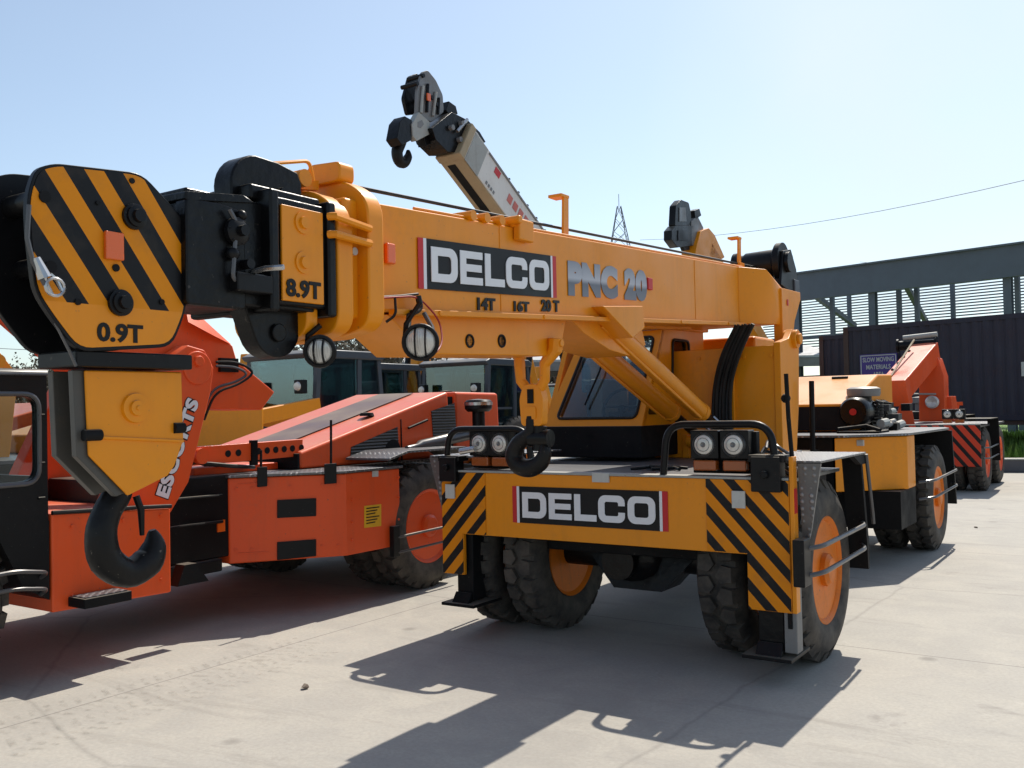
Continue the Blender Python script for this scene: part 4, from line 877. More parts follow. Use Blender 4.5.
# articulation joint
b = MB(); b.box((-4.3, -1.22, .50), (-3.03, -.40, 1.135)); b.box((-3.2, -1.22, .52), (-3.03, -1.0, 1.12)); b.box((-4.6, -1.3, .40), (-3.0, -.5, .50)); b.build('articulation_frame', 'black', C2, bevel=.015)
b = MB(); b.hull([(-2.76, -1.16, .42), (-2.76, -.9, .42), (-2.66, -1.16, .42), (-2.66, -.9, .42), (-2.76, -1.10, .56), (-2.66, -1.10, .56), (-2.76, -1.0, .56), (-2.66, -1.0, .56)]); b.build('joint_foot', 'mattblack', C2)
for z in (.98, .78): MB().tube([(-2.97, -1.15, z), (-2.96, -.9, z+.01), (-3.0, -.5, z)], .012, 8).build('joint_rail', 'mattblack', C2)
MB().box((-3.029, -.53, .70), (-3.018, -.46, .79)).build('side_marker', 'amber', C2)
# front half
b = MB(); b.prism([(-2.08, .42), (-1.24, .40), (-1.24, .97), (-2.08, 1.02)], 'x', -4.95, -2.62); b.build('front_chassis', 'red', C2, bevel=.012)
MB().tube([(-2.615, -2.08, 1.025), (-2.615, -1.5, 1.0), (-2.615, -1.24, .985)], .014, 8).build('deck_edge', 'black', C2)
st = MB().box((-2.62, -1.98, .44), (-2.44, -1.66, .50)).build('step', 'mattblack', C2, bevel=.005)
MB().box((-2.60, -1.96, .501), (-2.46, -1.68, .507)).build('step_tread', 'tread', st)
def holed(par, xa, xb_, outer, inner, name, mat):
    b = MB(); n = len(inner)//4; VV = []
    for x in (xa, xb_):
        A = [b.bm.verts.new((x, *p)) for p in outer]; B = [b.bm.verts.new((x, *p)) for p in inner]; VV.append((A, B))
        for i in range(4):
            for j in range(n-1): b.bm.faces.new((A[i], B[i*n+j], B[i*n+j+1]))
            b.bm.faces.new((A[i], B[i*n+n-1], B[((i+1)*n) % len(B)], A[(i+1) % 4]))
    b.ring(VV[0][0], VV[1][0]); b.ring(VV[0][1], VV[1][1]); return b.build(name, mat, par, smooth=25)
outer = [(-3.5, .98), (-2.095, .98), (-2.10, 1.86), (-3.4, 1.86)]; inner = rpoly([(-3.1, 1.225), (-2.165, 1.225), (-2.165, 1.735), (-3.1, 1.735)], .09, 5)
for xa, xx in ((-2.63, -2.68), (-4.45, -4.40)):
    s_ = holed(C2, xa, xx, outer, inner, 'cab_side', 'black')
    g_ = [(xa+(.004 if xa > -3 else -.004), y, z) for y, z in rpoly([(-3.115, 1.21), (-2.15, 1.21), (-2.15, 1.75), (-3.115, 1.75)], .10, 6)]; MB().tube(g_+[g_[0]], .014, 8).build('window_rim', 'tube', s_)
    MB().prism([(-3.1, 1.22), (-2.16, 1.22), (-2.16, 1.74), (-3.1, 1.74)], 'x', xa-.026, xa-.022).build('window_pane', 'glass', s_, smooth=0)
b = MB(); b.box((-4.45, -3.4, 1.86), (-2.62, -2.08, 1.90)); b.build('cab_roof', 'black', C2, bevel=.02)
MB().tube([(-2.62, -3.3, 1.862), (-2.62, -2.1, 1.868)], .010, 8).build('roof_rail', 'tube', C2)
MB().box((-4.40, -3.50, .98), (-2.68, -3.46, 1.25)).build('cab_front', 'black', C2, bevel=.01)
MB().loops([[(-4.40, -3.49, 1.25), (-2.68, -3.49, 1.25), (-2.68, -3.40, 1.86), (-4.40, -3.40, 1.86)], [(-4.40, -3.484, 1.25), (-2.68, -3.484, 1.25), (-2.68, -3.394, 1.86), (-4.40, -3.394, 1.86)]]).build('windscreen', 'glass', C2, smooth=0)
MB().box((-4.40, -2.14, .98), (-2.69, -2.11, 1.25)).build('cab_back', 'black', C2)
MB().prism(rpoly([(-3.8, .98), (-3.3, .98), (-3.32, 1.55), (-3.78, 1.55)], .06), 'y', -2.45, -2.35).build('seat', 'seat', C2)
b = MB(); b.box((-4.4, -2.14, .98), (-2.69, -2.10, 1.86)); b.build('cab_back', 'black', C2) if False else b.bm.free()
b = MB(); b.prism([(-3.3, .98), (-2.09, .98), (-2.09, .5), (-2.25, .6), (-2.4, .92), (-3.3, .96)], 'x', -4.9, -2.632); b.build('cab_skirt', 'black', C2)
for z in (1.62, 1.33, 1.12): MB().tube([(-2.622, -2.16, z), (-2.622, -2.12, z)], .008, 6).build('hinge', 'black', C2)
for x, o in ((-2.66, 1), (-4.9, -1)): wheel(C2, x, -2.86, out=o, rim='red')
for z in (.70, .60): MB().tube(fillet([(-2.64, -2.14, z-.06), (-2.56, -2.14, z-.02), (-2.52, -2.35, z+.02), (-2.52, -3.3, z-.02)], .06, 4), .013, 8).build('wheel_rail', 'tube', C2)
# mast arm with its lettering and the boom behind
xa = -2.9
arm = [yz(171, 513, xa), yz(189, 482, xa), yz(211, 392, xa), yz(214, 368, xa), yz(205, 350, xa), yz(188, 345, xa), yz(168, 358, xa), yz(150, 400, xa), yz(100, 520, xa)]
am = MB().prism(arm, 'x', xa-.14, xa).build('mast_arm', 'red', C2, bevel=.012)
MB().prism([(y-.0, z) for y, z in arm], 'x', -4.3, -4.16).build('mast_arm', 'red', C2, bevel=.012)
e0, e1 = V(X(168, 499, xa+.003)), V(X(199, 402, xa+.003)); u_ = (e1-e0); L_ = u_.length; u_.normalize(); v_ = V((0, -u_.z, u_.y))
tm = text_mesh('ESCORTS', 1, .05, .004, 0, 1.1)
fit(text_mesh('ESCORTS', 1, .10, .002, 0, 1.1), e0-u_*.006-v_*.006, u_, v_, L_+.012, .122, 'decalblack', am); fit(tm, e0+V((.002, 0, 0)), u_, v_, L_, .11, 'decalwhite', am)
xt = -3.06
tail = [yz(262, 410, xt), yz(275, 392, xt), yz(237, 360, xt), yz(233, 346, xt), yz(200, 315, xt), yz(182, 306, xt), yz(-80, 228, xt), yz(-80, 262, xt), yz(0, 291, xt), yz(120, 398, xt), yz(205, 409, xt)]
MB().prism(tail, 'x', xt-.42, xt).build('boom', 'red', C2, bevel=.012)
g_ = [X(186, 311, xt+.01), X(200, 316, xt+.01), X(232, 345, xt+.01), X(214, 336, xt+.09), X(188, 322, xt+.09)]; b = MB(); b.hull([V(p) for p in g_]+[V(X(190, 316, xt-.1))]); b.build('boom_shoulder', 'red', C2, bevel=.004)
q = X(197, 368, xa); b = MB(); b.cyl((xt, q[1], q[2]), (xa+.015, q[1], q[2]), .125, seg=32); b.cyl((xa, q[1], q[2]+.05), (xa+.04, q[1], q[2]+.05), .04); b.build('boom_pivot', 'red', C2, bevel=.008)
for k in (0, .03): MB().tube(fillet([X(216, 362, xt+.03), X(238, 362, xt+.08), X(256, 372, xt+.10), (X(240, 384, xt+.08)), X(215, 392, xt+.05), X(204, 420, xt+.03)], .1, 6) if k == 0 else fillet([X(216, 366, xt+.05), X(236, 367, xt+.10), X(249, 374, xt+.12), (X(236, 382, xt+.10)), X(212, 388, xt+.07), X(201, 420, xt+.05)], .1, 6), .010, 8).build('hose', 'cable' if k == 0 else 'tube', C2)
MB().box((xt+.001, X(218, 360, xt)[1], X(218, 372, xt)[2]), (xt+.03, X(236, 360, xt)[1], X(218, 358, xt)[2])).build('hose_block', 'black', C2)
rebase(C2, (-3.7, -.6, 0))

# ================================================================== generic yard vehicles further back
def local_root(name, label, cat, group, x, y, rz=0):
    return empty(name, label, cat, group, loc=L2W((x, y, 0)), rz=MA+rz)
def seg_box(mb, p, q, w, h):
    """box beam from p to q in the local yz plane, width w across x, height h"""
    p, q = V(p), V(q); d = (q-p).normalized(); n = V((0, -d.z, d.y))
    mb.loops([[c+V((sx*w/2, 0, 0))+n*sz*h/2 for sx, sz in ((-1, -1), (1, -1), (1, 1), (-1, 1))] for c in (p, q)])
def yard_crane(label, x, y, paint_, cabmat='black', elev=3, blen=6.5, boompaint=None, group=None, stripe=None, rz=0, low=False, head=True, rails=True, ly=6.5, ay=5.4):
    r = local_root('yard_crane', label, 'crane', group, x, y, rz)
    bp = boompaint or paint_
    fb = MB().box((-1.24, 0, .46), (1.24, .04, 1.17)).build('front_board', stripe or paint_, r, bevel=.006)
    MB().box((-1.24, -.01, 1.171), (1.24, .1, 1.185)).build('board_edge', 'steelpale', fb)
    MB().box((-1.0, .3, .55), (1.0, ly-.1, 1.0)).build('chassis', 'mattblack', r)
    MB().box((-1.24, .05, 1.13), (1.24, ly, 1.165)).build('deck', 'tread', r)
    for yy in (.75, ay):
        for s in (1, -1): wheel(r, s*1.25, yy, out=s, rim='red' if 'red' in paint_ else 'rimorange'); wheel(r, s*.9, yy, out=s, rim='red' if 'red' in paint_ else 'rimorange')
    for s in (1, -1):
        m_ = MB(); m_.box((s*.9, .12, 1.262), (s*1.38, 1.25, 1.275)); m_.prism([(1.2, 1.26), (1.25, 1.26), (1.36, .5), (1.3, .5)], 'x', s*1.2, s*1.38); m_.build('mudguard', 'mattblack', r)
        if rails:
            for z in (.78, .6): MB().tube([(s*1.27, .08, z), (s*1.36, .2, z), (s*1.36, 1.3, z+.02)], .014, 6).build('wheel_rail', 'tube', r)
    for xx in (.73, .92, -.73, -.92): headlight(r, xx, .02, 1.36)
    guard(r, .45, 1.16, .05, 1.18, 1.48); guard(r, -1.16, -.45, .05, 1.18, 1.48)
    cb = MB().box((-1.2, 1.6, 1.17), (-.35, 3.0, 1.5)).build('cab_base', 'mattblack', r, bevel=.02)
    MB().box((-1.18, 1.7, 1.5), (-.37, 2.9, 2.2)).build('cab_glass', 'darkglass', r)
    for xx in (-1.19, -.39):
        for yy in (1.7, 2.85): MB().box((xx-.03, yy-.03, 1.5), (xx+.03, yy+.03, 2.2)).build('cab_pillar', cabmat, r)
    MB().box((-1.25, 1.6, 2.2), (-.32, 3.0, 2.27)).build('cab_roof', cabmat, r, bevel=.02)
    MB().prism([(3.7, 1.17), (3.7, 1.4), (5.4, 1.85), (6.4, 1.85), (6.4, 1.17)], 'x', -1.0, .9).build('engine_hood', paint_, r, bevel=.03)
    for s in (1, -1): MB().prism([(2.2, 1.17), (3.1, 1.17), (3.2, 2.1), (3.0, 2.35), (2.8, 2.35), (2.5, 2.0)], 'x', s*.40-.03, s*.40+.03).build('mast_plate', paint_, r, bevel=.006)
    pv = V((0, 2.95, 2.25)); d = V((0, -math.cos(R(elev)), math.sin(R(elev))))
    m_ = MB(); seg_box(m_, pv, pv+d*blen, .42, .44); bo = m_.build('boom', bp, r, bevel=.01)
    m_ = MB(); seg_box(m_, pv+d*(blen-.02), pv+d*(blen+.08), .56, .60); m_.build('boom_collar', bp, bo, bevel=.02)
    m_ = MB(); m_.cyl((-.5, pv.y, pv.z), (.5, pv.y, pv.z), .08); m_.build('pivot_pin', paint_, r)
    for s in (1, -1):
        m_ = MB(); m_.tube([(s*.12, 2.0, 1.3), pv+d*2.6+V((s*.12, 0, -.25))], .08, 14); m_.build('lift_cylinder', paint_, r)
    if head:
        m_ = MB(); seg_box(m_, pv+d*(blen+.08), pv+d*(blen+.9), .38, .40); m_.build('boom_head', 'grease', r, bevel=.02)
        hp = pv+d*(blen+.95)
        m_ = MB(); m_.prism(rpoly([(hp.y-.55, hp.z-.25), (hp.y-.5, hp.z+.25), (hp.y+.05, hp.z+.2), (hp.y+.08, hp.z-.25), (hp.y-.1, hp.z-.4), (hp.y-.4, hp.z-.4)], .06), 'x', -.2, .2); m_.build('jib_head', 'grease', r)
        m_ = MB(); m_.prism(rpoly([(hp.y-.45, hp.z-.4), (hp.y-.05, hp.z-.4), (hp.y-.08, hp.z-.75), (hp.y-.25, hp.z-.88), (hp.y-.42, hp.z-.75)], .03), 'x', -.12, .12); m_.build('hook_block', paint_, r, bevel=.01)
        c0 = V((0, hp.y-.25, hp.z-1.1)); P_ = [c0+V((0, math.cos(a)*.1, math.sin(a)*.1)) for a in [R(100+k*27) for k in range(10)]]; m_ = MB(); m_.tube([c0+V((0, 0, .26))]+P_, [.035]+[.04]*8+[.03, .01], 10); m_.build('hook', 'hook', r)
    return r
# --- white boomed crane whose raised boom shows above the orange boom
W1 = local_root('truck_crane', 'tall crane with raised white telescopic boom and black folded hook head above the orange boom', 'crane', None, -5.3, 12.5)
WO = V((-5.3, 12.5, 0))
xw = -5.1
def wl(p): return V(p)-WO
tip = V(X(459, 152, -5.02)); root = V(X(505, 215, -5.02)); dW = (root-tip).normalized(); nW = V((0, -dW.z, dW.y))
endp = root+dW*4.3
def wl(p): return V(p)-WO
def wbeam(a0, a1, x0, x1, h0, h1):
    base = wl(tip); base.x = 0; L = []
    for a in (a0, a1):
        c = base+dW*a; L.append([c+V((x0, 0, 0))+nW*h0, c+V((x1, 0, 0))+nW*h0, c+V((x1, 0, 0))+nW*h1, c+V((x0, 0, 0))+nW*h1])
    return MB().loops(L)
Lw = (endp-tip).length
wb = wbeam(.1, Lw, -.12, .28, .02, .56).build('boom', 'white', W1, bevel=.01)
wbeam(.1, Lw, -.14, .27, .0, .018).build('underside', 'tan', wb)
wbeam(.2, Lw, -.06, .08, -.006, -.001).build('slot', 'mattblack', wb)
wbeam(.55, Lw, .281, .295, .50, .53).build('side_rail', 'greysteel', wb)
wbeam(.0, .13, -.15, .30, -.02, .58).build('boom_collar', 'tan', wb, bevel=.015)
wbeam(.15, .5, .282, .287, .0, .54).build('collar_plate', 'steelpale', wb)
wbeam(.78, .93, .282, .287, .36, .47).build('red_square', 'decalred', wb)
rg = random.Random(4)
for k in range(7): wbeam(1.25+.17*k, 1.25+.17*k+.12, .282, .287, .22+.02*rg.random(), .36+.02*rg.random()).build('red_lettering', 'redmark', wb)
for k in range(9): wbeam(.70+.07*k if k < 4 else 2.3+.16*k, .74+.07*k if k < 4 else 2.4+.16*k, .282, .287, .06+.01*k*(k > 3), .11+.02*k*(k > 3)).build('dark_lettering', 'greysteel', wb)
for k in range(9): 
    c = wl(tip)+dW*(1.2+.3*k); c.x = .22; MB().cyl(c+nW*.55, c+nW*.63, .022, seg=8).build('rope_roller', 'grease', wb)
cT = wl(tip); cT.x = 0
m_ = MB(); m_.tube([cT+V((.1, 0, 0))+nW*.62, cT+V((.1, 0, 0))+dW*Lw+nW*.6], .012, 6); m_.build('hoist_rope', 'cable', W1)
# black head: all outlines in the plane x = -5.1, given thickness across
def wpoly(pts, x0, x1, name, mat, par=W1, bevel=.008, sm=.0):
    P = [yz(px, py, -5.3+x1) for px, py in pts]
    if sm: P = rpoly(P, sm, 4)
    return MB().prism([(y-WO.y, z) for y, z in P], 'x', x0, x1).build(name, mat, par, bevel=bevel)
hd_ = wpoly([(432, 128), (452, 112), (468, 120), (480, 132), (486, 142), (462, 152), (448, 152), (436, 140)], -.15, .2, 'boom_head', 'grease')
wpoly([(446, 110), (449, 101), (456, 106), (458, 114), (450, 116)], -.1, .1, 'head_sheave', 'black', hd_)
for px, py in ((450, 128), (460, 124), (468, 132), (458, 140), (474, 136)):
    q = V(X(px, py, -5.1))-WO; m_ = MB(); m_.cyl((.2, q.y, q.z), (.26, q.y, q.z), .04, seg=10); m_.build('head_fitting', 'greysteel', hd_)
q0, q1 = V(X(455, 132, xw))-WO, V(X(465, 120, xw))-WO; m_ = MB(); m_.tube([(.24, q0.y, q0.z), (.24, q1.y, q1.z)], .025, 8); m_.build('head_rod', 'chrome', hd_)
ar = wpoly([(416, 116), (417, 90), (422, 72), (428, 70), (436, 80), (443, 95), (444, 112), (432, 122)], .04, .08, 'jib_plate', 'greysteel', sm=.04)
wpoly([(408, 115), (404, 98), (410, 76), (418, 73), (420, 90), (418, 114)], -.22, -.16, 'jib_plate', 'grease', sm=.04)
for i, (a, c) in enumerate((((421, 113), (423, 86)), ((427, 112), (428, 84)), ((433, 116), (436, 92)), ((438, 114), (439, 98)))):
    q0, q1 = V(X(*a, -5.2))-WO, V(X(*c, -5.2))-WO; MB().tube([(.10, q0.y, q0.z), (.10, q1.y, q1.z)], .022, 8).build('jib_rope_fall', 'steelpale' if i % 2 == 0 else 'black', ar)
for c in ((425, 75), (434, 97), (419, 83), (439, 104)):
    q = V(X(*c, -5.17))-WO; MB().cyl((-.18, q.y, q.z), (.11, q.y, q.z), .03, seg=14).build('jib_pin', 'black', ar)
q = V(X(429, 97, -5.15))-WO; MB().box((.13, q.y-.03, q.z-.05), (.15, q.y+.04, q.z+.05)).build('jib_reflector', 'amber', ar)
bk_ = wpoly([(412, 124), (419, 112), (430, 122), (430, 134), (417, 141), (413, 136)], .02, .12, 'hook_block', 'steelpale')
wpoly([(418, 122), (422, 120), (424, 124), (421, 128), (418, 127)], .12, .125, 'block_mark', 'greysteel', bk_, bevel=0)
wpoly([(400, 122), (405, 116), (412, 120), (412, 140), (402, 145), (397, 138)], -.1, .1, 'block_side', 'grease')
wpoly([(424, 137), (432, 134), (434, 143), (426, 146)], -.06, .08, 'block_lug', 'grease')
P_, R_ = smooth_path([V(X(*c, -5.4))-WO for c in ((403, 130), (400, 142), (397, 152), (399, 161), (404, 163), (408, 157), (408, 150))], [.10, .09, .08, .075, .07, .06, .02]); MB().tube(P_, R_, 12).build('hook', 'hook', W1)
# its carrier
m_ = MB(); m_.box((-1.2, -.5, .6), (1.2, 5.2, 1.2)); m_.build('carrier', 'bluegrey', W1, bevel=.02)
for yy in (.4, 4.3):
    for s in (1, -1): wheel(W1, s*1.25, yy, out=s)
e_ = wl(endp); m_ = MB(); m_.prism([(e_.y-.9, 1.2), (e_.y+.6, 1.2), (e_.y+.3, e_.z+.1), (e_.y-.2, e_.z+.1)], 'x', -.35, .35); m_.build('mast', 'white', W1, bevel=.02)
m_ = MB(); m_.box((-1.2, -.4, 1.2), (-.3, 1.0, 2.35)); m_.build('cab', 'bluegrey', W1, bevel=.04)

# --- yellow crane tip behind, and other yard cranes
Y1 = yard_crane('yellow crane far behind, only its black hook head and boom tip above the orange boom', -6.9, 22.5, 'yellow', elev=25, blen=5.2, group='cranes parked in the rows behind', head=False)
YO = V((-6.9, 22.5, 0)); xy_ = -6.9
for nm in [c for c in Y1.children if c.name.split('.')[0] in ('boom', 'lift_cylinder')]:
    for c in list(nm.children): bpy.data.objects.remove(c)
    bpy.data.objects.remove(nm)
tp_ = V(X(704, 250, xy_))-YO; tp_.x = 0; pv_ = V((0, 2.95, 2.25)); dy_ = (pv_-tp_).normalized()
m_ = MB(); seg_box(m_, pv_, tp_, .40, .42); m_.build('boom', 'yellow', Y1, bevel=.01)
for s in (1, -1): MB().tube([(s*.12, 1.6, 1.25), pv_-dy_*2.6+V((s*.12, 0, -.2))], .08, 12).build('lift_cylinder', 'yellow', Y1)
def ypoly(pts, x0, x1, name, mat, par=Y1, bevel=.01, sm=0):
    P = [yz(px, py, xy_) for px, py in pts]
    if sm: P = rpoly(P, sm, 3)
    return MB().prism([(y-YO.y, z) for y, z in P], 'x', x0, x1).build(name, mat, par, bevel=bevel)
ypoly([(690, 245), (694, 232), (702, 229), (708, 236), (718, 258), (712, 262), (688, 256)], -.2, .2, 'boom_tip', 'yellow')
ypoly([(672, 226), (673, 206), (678, 200), (686, 203), (688, 212), (689, 226)], -.10, .08, 'hook_head', 'grease', sm=.05)
ypoly([(668, 231), (672, 226), (690, 226), (690, 246), (674, 248), (668, 240)], -.12, .10, 'hook_block', 'grease')
ypoly([(676, 208), (682, 208), (683, 222), (676, 222)], .08, .10, 'sheave_cover', 'greysteel', bevel=0)
ypoly([(674, 231), (684, 231), (684, 241), (674, 241)], .10, .12, 'block_cover', 'black', bevel=0)
ypoly([(691, 211), (696, 209), (698, 216), (692, 220)], -.1, .1, 'rope_sheave', 'black')
ypoly([(688, 222), (694, 216), (700, 228), (698, 246), (688, 246)], -.2, .1, 'sheave_block', 'greysteel')
ypoly([(681, 246), (688, 245), (688, 250), (683, 251)], -.05, .05, 'hook', 'hook')
sR2 = stripes('hazard_far', (.55, .05, .02), .8, .19, .0, duty=.42)
q = Y(982, 463, 12.4)
R1 = yard_crane('red crane with red and black striped front board standing before the dark container', q[0]-1.25, 12.4, 'oldred', elev=1, blen=4.2, group=None, stripe=sR2, head=False, ly=3.3, ay=2.55)
# its mast and steep boom end as the photo shows
RO = V((q[0]-1.25, 12.4, 0))
for nm in [c for c in R1.children if c.name.split('.')[0] in ('boom', 'mast_plate', 'pivot_pin', 'lift_cylinder', 'cab_base', 'cab_glass', 'cab_pillar', 'cab_roof', 'engine_hood', 'light_guard')]:
    for c in list(nm.children): bpy.data.objects.remove(c)
    bpy.data.objects.remove(nm)
def rp(pts, yq, dy, name, mat, bevel=.012):
    P = [Y(px, py, yq) for px, py in pts]; y0 = yq-RO.y
    return MB().prism([(p[0]-RO.x, p[2]) for p in P], 'y', y0, y0+dy).build(name, mat, R1, bevel=bevel)
mm = rp([(919, 422), (919, 378), (925, 352), (938, 358), (944, 376), (945, 420)], 15.0, .5, 'mast', 'red')
a, c = V(Y(893, 392, 13.2))-RO, V(Y(927, 352, 15.2))-RO
m_ = MB(); dd = (c-a).normalized(); sd_ = dd.cross(V((0, 0, 1))).normalized(); upd = sd_.cross(dd)
m_.loops([[p+sd_*s1*.24+upd*s2*.2 for s1, s2 in ((-1, -1), (1, -1), (1, 1), (-1, 1))] for p in (a, c)]); bo = m_.build('boom', 'red', R1, bevel=.02)
m_ = MB(); m_.loops([[p+sd_*s1*.29+upd*s2*.26 for s1, s2 in ((-1, -1), (1, -1), (1, 1), (-1, 1))] for p in (a-dd*.1, a+dd*.12)]); m_.build('boom_collar', 'red', bo, bevel=.02)
for k in range(5): p = a+dd*(.3+.35*k)+upd*.2; MB().sphere(p+sd_*-.18, .035, sub=1).build('bolt', 'black', bo)
m_ = MB(); m_.loops([[V(Y(*p_, yy))-RO for p_ in ((893, 425), (903, 395), (910, 398), (915, 425))] for yy in (13.4, 13.7)]); m_.build('boom_support', 'red', R1, bevel=.01)
p = V(Y(919, 345, 15.2))-RO; m_ = MB(); m_.lathe([(-.42, .04), (-.42, .14), (-.38, .14), (-.38, .10), (.30, .10), (.30, .14), (.34, .14), (.34, .04)], p+V((0, 0, .0)), 'x', 20, closed=True); m_.build('winch_drum', 'grease', R1)
m_ = MB(); m_.tube([p+V((-.3, 0, .16)), p+V((.35, 0, .2))], .05, 8); m_.build('winch_cover', 'steelpale', R1)
m_ = MB(); m_.tube([V(Y(891, 376, 13.4))-RO, V(Y(914, 340, 14.8))-RO], .02, 6); m_.build('boom_rope', 'tan', R1)
mm2 = rp([(945, 420), (946, 397), (951, 396), (954, 420)], 15.3, .6, 'oil_tank', 'red')
p = V(Y(932, 402, 14.9))-RO; m_ = MB(); m_.lathe([(0, .001), (-.03, .10), (.0, .13), (.05, .13)], p, 'y', 18); m_.build('work_lamp', 'lens', R1)
p0, p1 = V(Y(903, 394, 14.9))-RO, V(Y(936, 394, 14.9))-RO; MB().tube([p0, p1], .018, 6).build('hand_rail', 'steelpale', R1)
R2 = yard_crane('dusty red crane at the far right end with black mudguards and side rails', RO.x-1.0, 17.0, 'oldred', elev=0, blen=3.5, head=False, group=None, ly=3.3, ay=2.55)
for nm in [c for c in R2.children if c.name.split('.')[0] in ('boom', 'mast_plate', 'lift_cylinder', 'pivot_pin', 'cab_base', 'cab_glass', 'cab_pillar', 'cab_roof', 'light_guard', 'engine_hood', 'headlight')]:
    for c in list(nm.children): bpy.data.objects.remove(c)
    bpy.data.objects.remove(nm)
m_ = MB(); m_.lathe([(0, .08), (.25, .08), (.25, .17), (.38, .17), (.40, .001)], (.2, 1.2, 1.30), 'z', 20); m_.build('precleaner', 'greysteel', R2)
MB().box((-.3, .6, 1.17), (.65, 2.2, 1.36)).build('engine_block', 'grease', R2, bevel=.03)
m_ = MB(); m_.sphere((.95, .9, 1.45), .16, 1, 1, .9); m_.box((.82, .8, 1.17), (1.08, 1.0, 1.5)); m_.box((.7, .7, 1.48), (1.2, .78, 1.56)); m_.build('valve_block', 'red', R2)
m_ = MB(); m_.cyl((.55, .8, 1.35), (.55, 1.3, 1.35), .16); m_.build('air_drum', 'grease', R2)
# left: yellow and red cranes that show past the black cab
yard_crane('yellow crane behind the black cab at the left edge of the picture', -8.2, -2.7, 'yellow', elev=1, blen=4.5, group=None, head=False)
yard_crane('red crane seen through the black cab window at the far left', -11.6, -2.6, 'red', elev=1, blen=3.6, group=None, head=False)

